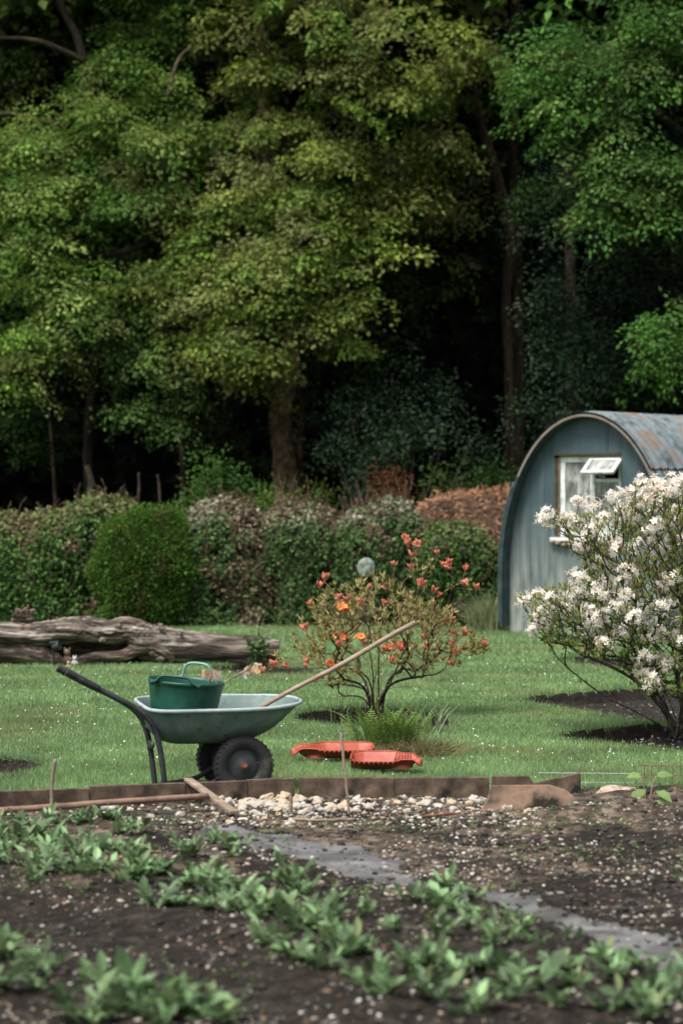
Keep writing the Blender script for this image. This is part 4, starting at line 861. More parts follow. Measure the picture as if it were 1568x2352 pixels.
# pale smooth young shoots carrying the upper sprig
ocol = np.array([(.28, .27, .09), (.33, .3, .12), (.2, .23, .065), (.34, .24, .11), (.42, .38, .18)])
mb = MB(); pos = lt - AB; ax = nrm(lt - (AB + [0, 0, .3])) * .6 + [0, 0, .6]
rosette(mb, pos, ax, 9, .074, .019, .75, ocol)
rosette(mb, pos - ax * .03, ax, 4, .055, .018, 1.0, ocol)
rosette(mb, ft - AB, nrm(ft - AB) * .3 + [0, 0, .5], 3, .05, .016, 1.0, ocol)
mb.build('leaves', M['leaf'], oz)
def bud_mesh(opened, seed):
    g = np.random.default_rng(seed); mb = MB(); n_ = g.integers(8, 13)
    for k in range(n_):
        d = nrm(np.array([g.normal(0, .42), g.normal(0, .42), 1.0])); L = g.uniform(.055, .09)
        u = nrm(np.cross(d, [1, .2, 0])); v = np.cross(d, u); c = np.array((.7, .27, .18)) * math.exp(g.normal(0, .18))
        prof = [(.004, 0), (.006, .35), (.0125, .68), (.010, .86), (.002, 1)]
        V = np.array([d * t * L + r * (math.cos(a) * u + math.sin(a) * v) for r, t in prof for a in np.arange(5) * 1.2566])
        Q = np.array([[i * 5 + j, i * 5 + (j + 1) % 5, (i + 1) * 5 + (j + 1) % 5, (i + 1) * 5 + j] for i in range(4) for j in range(5)])
        cc = np.repeat(np.array([c * 1.25 + .05, c * 1.15, c, c * .85, c * .7]), 5, 0); mb.add(V, Q, cc)
    if opened:
        for k in range(5):
            c0 = nrm(np.array([g.normal(0, .6), g.normal(-.3, .5), .7])) * .06; pa = np.arange(5) * 1.2566 + g.random()
            d0 = nrm(c0); u = nrm(np.cross(d0, [1, .2, 0])); v = np.cross(d0, u)
            dd_ = nrm(np.cos(pa)[:, None] * u + np.sin(pa)[:, None] * v + d0 * .5)
            put(mb, PET, np.tile(c0, (5, 1)), dd_, np.tile(d0, (5, 1)), .045, .034, np.clip(np.array((.78, .3, .1)) * np.exp(g.normal(0, .15, (5, 1))), 0, 1))
    return mb.mesh('flower_cluster', M['petal'])
BM = [[bud_mesh(0, 5 + q) for q in range(4)], [bud_mesh(1, 15 + q) for q in range(3)]]
for (p, (zx, zy, o_)) in zip(ft, OF):
    l = place('flower_cluster', random.choice(BM[o_]), oz, p - AB, (random.gauss(0, .3), random.gauss(0, .3), random.uniform(0, 6.28)), random.uniform(.75, 1.12))
    if o_: l['label'] = 'opened orange azalea flowers among closed coral buds'

# ------------------------------------------------------------------ white azalea
WD = 20.5; WB = np.array([*G(1556, 1683)[:2], -.05])
wz = thing('azalea_bush', 'large spreading azalea bush covered in white blossom in front of the hut', 'azalea bush', WB)
WF = [(480,740),(540,745),(630,750),(700,650),(790,670),(930,610),(960,650),(1060,580),(1110,540),(1180,560),(1290,560),(1340,600),(1230,600),(1190,680),(1260,690),(1340,740),(1030,745),(700,790),(760,840),(930,900),(960,950),(1080,930),(1190,790),(1260,800),(1200,950),(1310,900),(810,1040),(690,1130),(1020,1090),(980,1150),(880,1180),(630,1230),(690,1240),(770,1270),(830,1220),(440,1240),(340,1280),(520,1280),(560,1310),(620,1330),(440,1360),(490,1390),(400,1470),(470,1440),(740,1350),(800,1360),(880,1310),(940,1330),(990,1240),(760,1460),(850,1560),(890,1560),(880,1460),(980,1480),(1090,1330),(1060,1390),(1120,1410),(1285,1140),(1220,1190),(1200,1320),(1300,1310),(1160,1510),(1230,1490),(1300,1520),(1350,1550),(1130,1650),(1200,1670),(1260,1680),(1310,1680),(1350,1680),(1100,1720),(1170,1820),(1160,1770),(1340,1430),(850,1380),(690,940),(740,930),(1150,620),(1090,640),(1210,530),(1310,520),(860,760),(980,700),(1150,860)]
wt = []
for zx, zy in WF:
    vx, vy = 1078 + zx * .3584, 921.2 + zy * .3584; wt.append(P(vx, vy, WD + random.uniform(-1.0, .2) * min(1, (vx - 1190) / 160)))
nin = len(wt)
for _ in range(60):
    a = random.uniform(-1.2, 1.57); wt.append(P(1600 + 330 * math.cos(a) * random.uniform(.6, 1), 1380 - 260 * math.sin(a) * random.uniform(.5, 1), WD + random.uniform(-.9, .9)))
wt = np.array(wt); WLp = [(1225,1185),(1265,1195),(1330,1190),(1385,1172),(1432,1150),(1462,1112),(1580,1110),(1800,1130),(1950,1300),(1940,1540),(1800,1600),(1640,1640),(1545,1650),(1490,1600),(1440,1540),(1330,1500),(1250,1480),(1215,1420),(1190,1375),(1240,1360),(1290,1350),(1330,1300),(1310,1270),(1300,1230)]
wp_ = np.array(WLp, float); wl = []
while len(wl) < 1650:
    x, y = random.uniform(1190, 1900), random.uniform(1100, 1600)
    if not inpoly(np.array([x]), np.array([y]), wp_)[0]: continue
    if x > 1600 and random.random() < .55: continue
    dpth = .95 * min(1, (x - 1180) / 220) ** .6; wl.append(P(x, y, WD + random.uniform(-dpth, dpth)))
wl = np.array(wl); allt = np.concatenate([wl, wt]); stems = []
for pts in [[(1556,1683),(1500,1600),(1430,1545),(1330,1500)],[(1556,1683),(1515,1560),(1440,1440),(1370,1330),(1330,1210)],[(1558,1680),(1545,1500),(1500,1350),(1440,1200)],[(1560,1680),(1590,1480),(1600,1330),(1570,1180)],[(1562,1680),(1650,1500),(1720,1320)],[(1565,1680),(1720,1560),(1840,1450)],
            [(1550,1685),(1470,1640),(1390,1600),(1310,1540),(1270,1500)],[(1556,1683),(1490,1560),(1400,1450),(1290,1390)],[(1558,1683),(1520,1600),(1470,1500),(1450,1400)],[(1560,1683),(1600,1600),(1580,1450)]]:
    off = random.uniform(-.6, .5); k = len(pts) - 1
    stems.append([P(x, y, WD + off * i / k) if i else WB + rng.normal(0, .04, 3) * [1, 1, 0] for i, (x, y) in enumerate(pts)])
A, par, cnt, tips = grow(stems, allt, WB, jit=.016)
mb = MB(); twigs(mb, A - WB, par, cnt, .003, .34, 'lich', rmax=.026); mb.build('stems', M['twig'], wz)
wcol = np.array([(.3, .31, .085), (.24, .28, .065), (.17, .23, .05), (.34, .29, .1), (.4, .35, .14)])
wcol2 = np.array([(.11, .19, .035), (.15, .22, .045), (.2, .25, .06)])
mb = MB(); ax = nrm(wl - (WB + [0, 0, .5])) * .7 + [0, 0, .6]
up_ = (wl[:, 2] > .95) | (rng.random(len(wl)) < .35)
rosette(mb, wl[up_] - WB, ax[up_], 11, .058, .0115, .65, wcol)
rosette(mb, wl[~up_] - WB, ax[~up_], 12, .052, .0115, .9, wcol2)
rosette(mb, wt - WB, nrm(wt - WB) * .3 + [0, 0, .5], 5, .055, .016, .9, wcol)
k = rng.integers(0, len(A), 5200); k = k[(cnt[k] < 14) & (A[k][:, 2] > .25)]; pp = A[k] - WB + rng.normal(0, .025, (len(k), 3))
rosette(mb, pp, nrm(pp) * .4 + [0, 0, .5], 4, .048, .011, 1.0, wcol2)
mb.build('leaves', M['leaf'], wz)
def white_mesh(seed):
    g = np.random.default_rng(seed); mb = MB()
    for k in range(g.integers(13, 21)):
        d0 = nrm(np.array([g.normal(0, .8), g.normal(0, .8), g.uniform(-.45, .8)])); c0 = d0 * g.uniform(.035, .08); u = nrm(np.cross(d0, [1, .2, .1])); v = np.cross(d0, u); pa = np.arange(5) * 1.2566 + g.random() * 6
        dd_ = nrm(np.cos(pa)[:, None] * u + np.sin(pa)[:, None] * v + d0 * g.uniform(-.1, .5))
        c = np.array((.83, .8, .75)) * (1 + g.normal(0, .04)) * (np.array((1, .9, .82)) if g.random() < .18 else 1); 
        put(mb, PET, np.tile(c0, (5, 1)), dd_, np.tile(d0, (5, 1)), g.uniform(.024, .04, 5), g.uniform(.012, .02), np.clip(np.tile(c, (5, 1)), 0, .88))
        put(mb, LAN, np.tile(c0 * .15, (1, 1)), d0[None], u[None], np.linalg.norm(c0) * .9, .012, np.array([(.62, .5, .4)]))
        st = nrm(d0 + g.normal(0, .25, (4, 3))); put(mb, BL, np.tile(c0, (4, 1)), st, nrm(g.normal(size=(4, 3))), .05, .0022, np.tile((.8, .72, .66), (4, 1)))
    return mb.mesh('flower_cluster', M['petal'])
WM = [white_mesh(40 + q) for q in range(7)]; outside = MB()
for i, p in enumerate(wt):
    if i < nin: place('flower_cluster', random.choice(WM), wz, p - WB, (random.gauss(0, .4), random.gauss(0, .4), random.uniform(0, 6.28)), random.uniform(.9, 1.3))
for i in range(nin, nin + 14): place('flower_cluster', random.choice(WM), wz, wt[i] - WB, (random.gauss(0, .4), 0, random.uniform(0, 6.28)), 1.1)

FPn = 170; fx = rng.normal(4.9, 1.0, FPn) * .62; fy = rng.normal(20.6, 1.0, FPn); kk = region(fx, fy) >= 10; mb = MB(); fx, fy = fx[kk], fy[kk]
put(mb, PET, np.stack([fx, fy, gz(fx, fy) + .012], 1), rnd(len(fx)) * [1, 1, .2], nrm(rng.normal(0, .4, (len(fx), 3)) + [0, 0, 1]), .035, .018, vary((.7, .66, .58), len(fx), .15, .04))
tag(mb.build('fallen_petals', M['petal']), 'fallen whitish petals on the soil beds under the white azalea', 'petals', kind='stuff')
# ------------------------------------------------------------------ fern, iris, weeds
def frond(mb, p0, az, L, arch_, col, wd=.052):
    n = 17; t = np.linspace(0, 1, n); h = np.array([math.cos(az), math.sin(az), 0])
    th = R(82) - arch_ * t ** 1.4; st = np.stack([np.cos(th)[:, None] * h * 1 + np.array([0, 0, 1]) * np.sin(th)[:, None]], 0)[0] * L / n
    c = p0 + np.cumsum(st, 0); side = np.array([-math.sin(az), math.cos(az), 0]); mb.tube(c, .0022, 4, np.array(col) * .8, cap=False)
    w_ = wd * np.sin(np.clip(t * 1.05 + .06, 0, 1) * math.pi) ** .7 + .006
    tg = nrm(st)
    for sgn in (-1, 1):
        d = nrm(side * sgn + tg * .35); nn = np.cross(tg, side)
        for q in range(3):
            pos = c + d * (w_ * (q / 3.0))[:, None]
            put(mb, RH, pos, nrm(d + rng.normal(0, .12, (n, 3))), nn + rng.normal(0, .2, (n, 3)), w_ * .42, L / n * .6, vary(col, n, .15, .06))
FB = np.array([*G(893, 1728)[:2], 0.]); fern = thing('fern_clump', 'bright green fern clump with feathery fronds in front of the orange azalea', 'fern', FB)
mb = MB()
for k in range(80):
    az = random.uniform(0, 6.283); r_ = random.uniform(0, .2); frond(mb, np.array([math.cos(az) * r_ * 1.2 + rng.normal(0, .05), math.sin(az) * r_ * .8, .0]), az + rng.normal(0, .5), random.uniform(.22, .44), random.uniform(.4, 1.3), (.14, .245, .055) if k % 3 else (.21, .28, .085))
mb.build('fronds', M['leaf'], fern)
mb = MB(); n = 1500; x = rng.normal(.08, .2, n); y = rng.normal(0, .1, n)
put(mb, BL, np.stack([x, y, np.zeros(n)], 1), nrm(np.stack([x * 2 + rng.normal(0, .5, n), rng.normal(-.2, .5, n), np.ones(n) * .6], 1)), rnd(n), rng.uniform(.06, .2, n), .007, vary((.15, .13, .06), n, .3, .08))
mb.build('dead_fronds', M['matte'], fern)
def tuft(name, vx, vy, n, L, W, col, spread, lab, cat, sx=.05):
    p = G(vx, vy); x = rng.normal(0, sx, n); y = rng.normal(0, sx * .6, n); mb = MB()
    d = nrm(np.stack([x * 4 * spread + rng.normal(0, spread, n), rng.normal(0, spread, n), np.ones(n)], 1))
    # two-segment blades that bend over
    l = L * rng.uniform(.5, 1.1, n); a = np.stack([x, y, np.zeros(n) - .01], 1); side = nrm(np.cross(d, rnd(n))) * W * .5; m_ = a + d * l[:, None] * .6; tip = m_ + nrm(d + np.stack([x * 6, y * 2, -.5 * np.ones(n) * spread], 1)) * l[:, None] * .45
    V = np.stack([a - side, a + side, m_ + side * .8, m_ - side * .8, tip], 1).reshape(-1, 3); b5 = np.arange(n)[:, None] * 5
    mb.add(V, [b5 + np.array([[0, 1, 2, 3]]), b5 + np.array([[3, 2, 4]])], np.repeat(vary(col, n, .25, .08), 5, 0))
    o = mb.build(name, M['leaf']); o.location = tuple(p); return tag(o, lab, cat)
tuft('iris_clump', 985, 1688, 46, .34, .013, (.16, .21, .12), .35, 'pale strap leaved iris clump standing just behind the fern', 'iris', .09)
tuft('grass_tuft', 965, 1738, 420, .2, .006, (.16, .14, .07), .8, 'tan and green shaggy grass tuft at the foot of the fern', 'grass tuft', .12)
tuft('grass_tuft', 845, 1735, 180, .16, .006, (.2, .17, .08), .8, 'brown dry grass tuft between the fern and the longer red tray', 'grass tuft', .09)
tuft('iris_clump', 780, 1655, 14, .3, .009, (.06, .11, .04), .15, 'few upright dark green shoots in the bed beside the azalea stems', 'iris', .12)
def leafy(name, vx, vy, h, w_, n, L, W, col, lab, cat, mat='leaf', bare=(), z0=.0, stems=8):
    p = G(vx, vy); o = thing(name, lab, cat, p); mb = MB(); q = MB()
    for k in range(stems):
        e = np.array([rng.normal(0, w_ * .5), rng.normal(0, w_ * .4), h * random.uniform(.55, 1)]); q.tube(spl([(e[0] * .15, e[1] * .15, -.02), e * [.5, .5, .5], e], 4), .005, 5)
        m_ = n // stems; t = rng.random(m_) ** .8; pos = e * np.stack([t, t, t], 1) + rng.normal(0, w_ * .16, (m_, 3)); pos[:, 2] = np.maximum(pos[:, 2], .01)
        put(mb, OV, pos, nrm(rng.normal(0, 1, (m_, 3)) * [1, 1, .5]), nrm(rng.normal(0, .45, (m_, 3)) + [0, 0, 1]), L * rng.uniform(.6, 1.2, m_), W, vary(col, m_, .25, .08))
    for (dx, hh) in bare:
        q.tube(spl([(dx * .3, 0, 0), (dx * .7, .02, hh * .6), (dx, 0, hh)], 4), .004, 4)
        m_ = 14; t = rng.random(m_); put(mb, RH, np.stack([dx * (.5 + .5 * t), rng.normal(0, .02, m_), hh * (.4 + .6 * t)], 1), rnd(m_), rnd(m_), .05, .02, vary((.25, .27, .16), m_, .2))
    q.build('stems', M['cane'], o); mb.build('leaves', M[mat], o); return o
leafy('weed_clump', 592, 1530, .36, .16, 420, .06, .034, (.1, .16, .06), 'leafy green weed clump with tall thin stalks at the cut end of the log', 'weed', bare=[(-.1, .68), (.06, .55), (.14, .48), (.0, .6)])
# broad leaved seedling at the lawn edge
sp_ = thing('seedling', 'pale broad leaved squash seedling beside the wire netting', 'seedling', P(1485, 1853, 15.0) * [1, 1, 0] + [0, 0, .075]); mb = MB(); q = MB()
for (dx, dy, dz, az, L, tilt) in [(-.01, -.03, .1, 200, .13, -.6), (.05, -.03, .09, -30, .12, -.5), (-.03, .03, .17, 165, .1, .05), (.06, .02, .175, 15, .11, .12), (.03, -.05, .03, -60, .09, -.2)]:
    a = R(az); put(mb, OV, np.array([[dx, dy, dz]]), np.array([[math.cos(a), math.sin(a) * .6, tilt]]), np.array([[0, -.35, 1]]), L, .1, vary((.17, .25, .09), 1, .1)); q.tube([(0, 0, -.03), (dx * .5, dy * .5, dz * .6), (dx, dy, dz)], .004, 5, (.8, 1, .5))
mb.build('leaves', M['leaf'], sp_); q.build('stems', M['cane'], sp_)

# ------------------------------------------------------------------ potato plants
PM = []
for q in range(12):
    g = np.random.default_rng(300 + q); mb = MB(); ms = MB(); ns = g.integers(4, 8)
    for k in range(ns):
        az = k * 6.283 / ns + g.normal(0, .4); L = g.uniform(.045, .12); lean = g.uniform(.4, 1.4)
        h = np.array([math.cos(az) * lean, math.sin(az) * lean, 1.0]); h = h / np.linalg.norm(h); b = np.array([g.normal(0, .02), g.normal(0, .02), -.02]); e = b + h * L
        ms.tube([b, (b + e) / 2 + [0, 0, .01], e], .004, 5, (.11, .17, .07))
        for i in range(9):
            t = .15 + .85 * i / 8; c = b + (e - b) * t; s_ = 1 if i % 2 else -1; sd_ = np.array([-math.sin(az), math.cos(az), 0]) * s_
            d = nrm(sd_ * (1 - .8 * (i == 8)) + h * (.5 + (i == 8)) + g.normal(0, .25, 3) + [0, 0, .15]); nn = nrm(np.array([0, 0, 1.0]) + np.array([math.cos(az), math.sin(az), 0]) * .3 * -1 + g.normal(0, .3, 3))
            l = g.uniform(.045, .09) * (1.1 if i == 8 else .6 + .4 * t); put(mb, OV, c[None], d[None], nn[None], l, l * g.uniform(.44, .58), np.clip(np.array([(.108, .182, .082)]) * math.exp(g.normal(0, .36)) * np.array([1 + max(0, g.normal(0, .16)), 1, 1]), 0, 1))
    PM.append((mb.mesh('leaves', M['potato']), ms.mesh('stems', M['potato'])))
proto_root = None
def potato(i, vx, vy, s):
    x, y = PG[i]; lab, g = 'young potato plant', None
    if vy < 2035: lab, g = 'young green potato plant near the upright brown stake and the rusty pole', 'potato plants near the pole' if vx < 460 else None
    if vy < 2035 and vx >= 460: lab, g = 'small green potato shoot beside the upper end of the grey path', 'potato shoots at the path end'
    elif vy >= 2035 and vy < 2150 and vx < 700: lab, g = 'green potato plant in the middle of the first long ridge below the pole', 'potato plants on the first ridge'
    elif vy >= 2150 and vx < 520: lab, g = 'large blurred potato plant closest to the camera on the nearest ridge', 'potato plants on the nearest ridge'
    elif vy >= 2035 and vx < 900: lab, g = 'green potato plant on the ridge between the dark hollow and the grey path', 'potato plants on the ridge before the hollow'
    elif vy >= 2035: lab, g = 'green potato plant growing along the lower edge of the grey path', 'potato plants along the path'
    o = thing('potato_plant', lab, 'potato plant', (x, y, float(gz(x, y))), random.uniform(0, 6.28), g); o.scale = (s * random.uniform(.85, 1.2), s * random.uniform(.85, 1.2), s * random.uniform(.8, 1.25))
    a, b = PM[(i * 5 + i // 7) % 12]; place('leaves', a, o); place('stems', b, o)
for i, (x, y, s) in enumerate(PLANTS): potato(i, x, y, s * 1.0)
# seedling weeds on the soil
mb = MB(); n = 900; x = rng.uniform(-2.6, 2.6, n * 4); y = rng.uniform(9.5, 15.9, n * 4); k = (region(x, y) != 0) & (fbm(x * 1.6, y * 1.6, 90, 3) > .56); x = x[k][:n * 2]; y = y[k][:n * 2]; n = len(x)
for q in range(5): put(mb, RH, np.stack([x, y, gz(x, y) + .002], 1) + rng.normal(0, .008, (n, 3)) * [1, 1, .3], nrm(rng.normal(0, 1, (n, 3)) * [1, 1, .4] + [0, 0, .5]), nrm(rng.normal(0, .4, (n, 3)) + [0, 0, 1]), rng.uniform(.012, .035, n), .011, vary((.11, .17, .06), n, .25, .1))
tag(mb.build('weed_seedlings', M['leaf']), 'tiny green weed seedlings sprinkled over the bare soil', 'weeds', kind='stuff')
#SECTION6
# ================================================================== hedge
def hedge(vx0, vx1, tops, d, thick, n, L, lab, cols, topcols, brown, name='hedge', seed=0, nt_=60):
    x0, x1 = (vx0 - CX) / F * d, (vx1 - CX) / F * d; tx = np.array([(v - CX) / F * d for v, _ in tops]); tz = np.array([CH - (y - HZ) / F * d for _, y in tops])
    o = thing(name, lab, 'hedge' if name == 'hedge' else 'bush', ((x0 + x1) / 2, d, 0)); org = np.array([(x0 + x1) / 2, d, 0]); r_ = thick * .5
    def surf(x, u):
        H = np.interp(x, tx, tz) + .10 * (fbm(x * 3, x * 0 + seed, 300 + seed, 3) - .5) + .05 * (vnoise(x * 9, x * 0, 305) - .5); hl = H - r_
        s_ = u * (hl + math.pi * r_ + .8 * hl); fr = s_ < hl; a = np.clip((s_ - hl) / r_, 0, math.pi); bk = s_ > hl + math.pi * r_
        y = np.where(fr, 0, np.where(bk, 2 * r_, r_ - r_ * np.cos(a))); z = np.where(fr, s_, np.where(bk, hl - (s_ - hl - math.pi * r_), hl + r_ * np.sin(a)))
        ny = np.where(fr, -1, np.where(bk, 1, -np.cos(a))); nz = np.where(fr | bk, 0, np.sin(a)); b = .28 * (fbm(x * 1.8 + 3, z * 1.8, 310 + seed, 3) - .5)
        e = np.minimum(x - x0, x1 - x); end = sstep(0, .3, e); b = b - .12 * (1 - end)
        p = np.stack([x, y, z], 1); nn = np.stack([np.zeros_like(x), ny, nz], 1); return p + nn * b[:, None], nn, H
    mb = MB(); k1, k2 = 60, 44; X, U = np.meshgrid(np.linspace(x0 + .12, x1 - .12, k1), np.linspace(0, 1, k2)); p, nn, _ = surf(X.ravel(), U.ravel()); p = p - nn * .16
    i, j = np.meshgrid(np.arange(k2 - 1), np.arange(k1 - 1), indexing='ij'); i = i.ravel(); j = j.ravel()
    mb.add(p + [-org[0], 0, 0], np.stack([i * k1 + j, i * k1 + j + 1, (i + 1) * k1 + j + 1, (i + 1) * k1 + j], 1), (.2, .17, .13)); mb.build('shade_core', M['twig'], o)  # solid core, the deep shade of the gaps put into its colour
    mb = MB(); x = rng.uniform(x0, x1, n); u = rng.random(n) ** 1.15; p, nn, H = surf(x, u); dep = rng.random(n) ** 1.5 * .2; p = p - nn * dep[:, None] + rng.normal(0, .035, (n, 3))
    hole = fbm(p[:, 0] * 2.6, p[:, 2] * 2.6, 330 + seed, 3); keep = (hole > .42) | (rng.random(n) < .22); p, nn, H, x = p[keep], nn[keep], H[keep], x[keep]; m_ = len(p)
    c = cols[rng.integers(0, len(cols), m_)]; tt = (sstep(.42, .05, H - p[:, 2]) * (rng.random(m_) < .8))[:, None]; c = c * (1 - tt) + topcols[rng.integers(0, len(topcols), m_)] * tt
    br = (fbm(p[:, 0] * 2.2 + 7, p[:, 2] * 1.6, 340 + seed, 3) > 1 - brown) & (rng.random(m_) < .6); c[br] = np.array([(.13, .09, .055), (.19, .14, .1), (.09, .06, .04)])[rng.integers(0, 3, br.sum())]
    c = c * np.exp(rng.normal(0, .28, (m_, 1))); dd = nrm(nn * .25 + rng.normal(0, .7, (m_, 3)) + [0, 0, -.5]); put(mb, IVY, p + [-org[0], 0, 0], dd, nrm(nn + rng.normal(0, .45, (m_, 3)) + [0, 0, .35]), L * rng.uniform(.55, 1.25, m_), L * .8 * rng.uniform(.7, 1.2, m_), c)
    mb.build('ivy_leaves' if name == 'hedge' else 'leaves', M['ivy'], o)
    mb = MB()
    for k in range(nt_):
        x = np.array([random.uniform(x0 + .1, x1 - .1)]); u = np.array([random.uniform(.0, .55)]); a, na, _ = surf(x, u); a = a[0] - [org[0], 0, 0]; b = a + np.array([rng.normal(0, .12), rng.normal(-.03, .05), random.uniform(.15, .5)]); mb.tube(spl([a, (a + b) / 2 + rng.normal(0, .03, 3), b], 3), [.008, .007, .007, .006, .005, .005, .003], 5, (1.8, 1.4, 1.1))
    for k in range(nt_ // 2):
        x = np.array([random.uniform(x0 + .1, x1 - .1)]); u = np.array([random.uniform(.5, .62)]); a, na, _ = surf(x, u); a = a[0] - [org[0], 0, 0]; mb.tube(spl([a, a + [rng.normal(0, .03), 0, .07], a + [rng.normal(0, .06), rng.normal(0, .04), random.uniform(.1, .2)]], 3), .0045, 4, (2.2, 1.4, 1.0))
    o2_ = mb.build('woody_stems', M['twig'], o); o2_['kind'] = 'stuff'
    return o
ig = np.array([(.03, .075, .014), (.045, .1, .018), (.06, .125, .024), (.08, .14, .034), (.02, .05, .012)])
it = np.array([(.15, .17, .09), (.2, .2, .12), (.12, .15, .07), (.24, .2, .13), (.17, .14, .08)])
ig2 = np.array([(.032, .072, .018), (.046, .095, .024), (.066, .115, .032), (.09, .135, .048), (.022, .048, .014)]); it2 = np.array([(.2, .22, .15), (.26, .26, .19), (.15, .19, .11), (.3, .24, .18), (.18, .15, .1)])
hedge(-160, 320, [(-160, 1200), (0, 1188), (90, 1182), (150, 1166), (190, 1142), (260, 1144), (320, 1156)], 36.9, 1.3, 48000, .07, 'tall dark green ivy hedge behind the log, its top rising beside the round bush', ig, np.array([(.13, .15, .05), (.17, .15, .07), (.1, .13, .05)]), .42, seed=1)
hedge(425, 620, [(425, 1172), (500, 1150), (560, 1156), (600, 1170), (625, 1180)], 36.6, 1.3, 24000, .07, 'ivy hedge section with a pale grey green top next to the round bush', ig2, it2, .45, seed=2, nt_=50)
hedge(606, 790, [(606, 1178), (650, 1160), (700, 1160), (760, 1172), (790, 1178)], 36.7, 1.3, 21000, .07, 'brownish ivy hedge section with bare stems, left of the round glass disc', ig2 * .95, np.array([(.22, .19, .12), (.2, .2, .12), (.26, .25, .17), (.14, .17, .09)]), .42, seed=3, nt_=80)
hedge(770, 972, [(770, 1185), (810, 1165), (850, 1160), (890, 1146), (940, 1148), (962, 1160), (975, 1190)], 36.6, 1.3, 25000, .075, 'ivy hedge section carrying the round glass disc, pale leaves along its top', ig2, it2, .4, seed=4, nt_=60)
hedge(955, 1165, [(955, 1226), (1000, 1210), (1070, 1208), (1120, 1226), (1150, 1262), (1165, 1320)], 36.4, 1.2, 30000, .065, 'low dark bush between the hedge end and the hut', ig * .8, np.array([(.09, .14, .04), (.13, .14, .06)]), .3, name='bush', seed=5, nt_=40)
# round clipped bush
def ball(vx, vy0, vy1, rv, d, n, L, cols, lab, name='round_bush'):
    p0 = np.array([(vx - CX) / F * d, d, 0]); zt = CH - (vy0 - HZ) / F * d; a = rv / F * d; o = thing(name, lab, 'bush', p0); mb = MB(); v = rnd(n); v = v[(v[:, 1] < .45)]; n = len(v)
    v2 = v / (np.abs(v) ** 2.9).sum(1, keepdims=True) ** (1 / 2.9); v2[:, 2] -= .12 * np.maximum(0, v2[:, 2]) * sstep(-.1, 1, v2[:, 0]); v2[:, 2] = np.minimum(v2[:, 2], .8 + .25 * (v2[:, 2] - .8))
    k = 1 + .5 * (fbm(v[:, 0] * 2.2 + 4, v[:, 2] * 2.2, 400, 4) - .5) - .13 * rng.random(n) ** 1.6 + .17 * rng.random(n) ** 8
    pos = v2 * k[:, None] * [a, a * .85, zt * .52] + [0, 0, zt * .49]; pos[:, 2] = np.maximum(pos[:, 2], .02); c = cols[rng.integers(0, len(cols), n)] * np.exp(rng.normal(0, .25, (n, 1)))
    br = fbm(pos[:, 0] * 3, pos[:, 2] * 3, 410, 3) > .66; c[br & (rng.random(n) < .4)] = (.1, .075, .035)
    put(mb, RH, pos, nrm(v + rng.normal(0, .6, (n, 3)) + [0, 0, .3]), nrm(v * .6 + rng.normal(0, .5, (n, 3)) + [0, 0, .4]), L * rng.uniform(.6, 1.3, n), L * .55, c); mb.build('leaves', M['leaf'], o)
    mb = MB(); mb.add(IV2 * 2 * [a * .84, a * .7, zt * .43] + [0, 0, zt * .47], IF2, (.2, .2, .14)); mb.build('shade_core', M['twig'], o, smooth=True)  # solid core of the bush, darkened for shade between its leaves
ball(334, 1164, 1447, 108, 36.85, 52000, .048, np.array([(.05, .12, .016), (.068, .15, .022), (.036, .095, .014), (.1, .165, .03)]), 'rounded bright green bush bulging from the ivy hedge behind the log')
# glass disc
dp_ = P(840, 1303, 36.2); o = thing('glass_disc', 'round cloudy glass disc hanging on the ivy hedge', 'glass disc', dp_); o.rotation_euler = (R(8), 0, R(28))
mb = MB(); mb.rev([(.001, -.035), (.06, -.03), (.11, -.014), (.133, 0), (.135, .006), (.001, .012)], 32, 'y'); mb.build('bowl', M['disc'], o, smooth=True)
mb = MB(); a = np.linspace(0, 2 * math.pi, 33); mb.tube(np.stack([.137 * np.cos(a), 0 * a, .137 * np.sin(a)], 1), .006, 6, cap=False); mb.build('rim', M['white'], o, smooth=True)
# brown bank of dead bracken behind the hedge
BKD = 41.0; mb = MB(); xs = np.linspace(.7, 5.5, 70); ysb = np.linspace(-1.8, 3.5, 50); X, Y = np.meshgrid(xs, ysb)
prof = np.interp(X, [.7, 1.1, 1.6, 2.2, 3.2, 5.5], [0, 1.5, 1.92, 1.98, 2.03, 2.05]); Z = prof * sstep(-1.8, -.1, Y) * (1 - .25 * sstep(1, 3.5, Y)) + .16 * (fbm(X * 2.5, Y * 2.5, 420, 3) - .5)
i, j = np.meshgrid(np.arange(49), np.arange(69), indexing='ij'); i = i.ravel(); j = j.ravel(); VV = np.stack([X.ravel() - 3, Y.ravel(), Z.ravel()], 1)
o = thing('bracken_heap', 'long heap of reddish brown dead bracken behind the hedge and the hut', 'heap', (3, BKD, 0))
mb.add(VV, np.stack([i * 70 + j, i * 70 + j + 1, (i + 1) * 70 + j + 1, (i + 1) * 70 + j], 1), (.9, .6, .4)); mb.build('litter_mound', M['twig'], o, smooth=True)
n = 26000; k = rng.integers(0, len(VV), n); mb = MB(); put(mb, LAN, VV[k] + rng.normal(0, .05, (n, 3)), rnd(n) * [1, 1, .6], nrm(rng.normal(0, .5, (n, 3)) + [0, -.5, 1]), rng.uniform(.05, .16, n), .03, vary((.215, .115, .068), n, .35, .08)); mb.build('dead_leaves', M['matte'], o)
tuft('pale_grass', 1125, 1452, 500, .62, .012, (.2, .23, .12), .25, 'tall pale grass growing between the low bush and the hut wall', 'tall grass', .12)

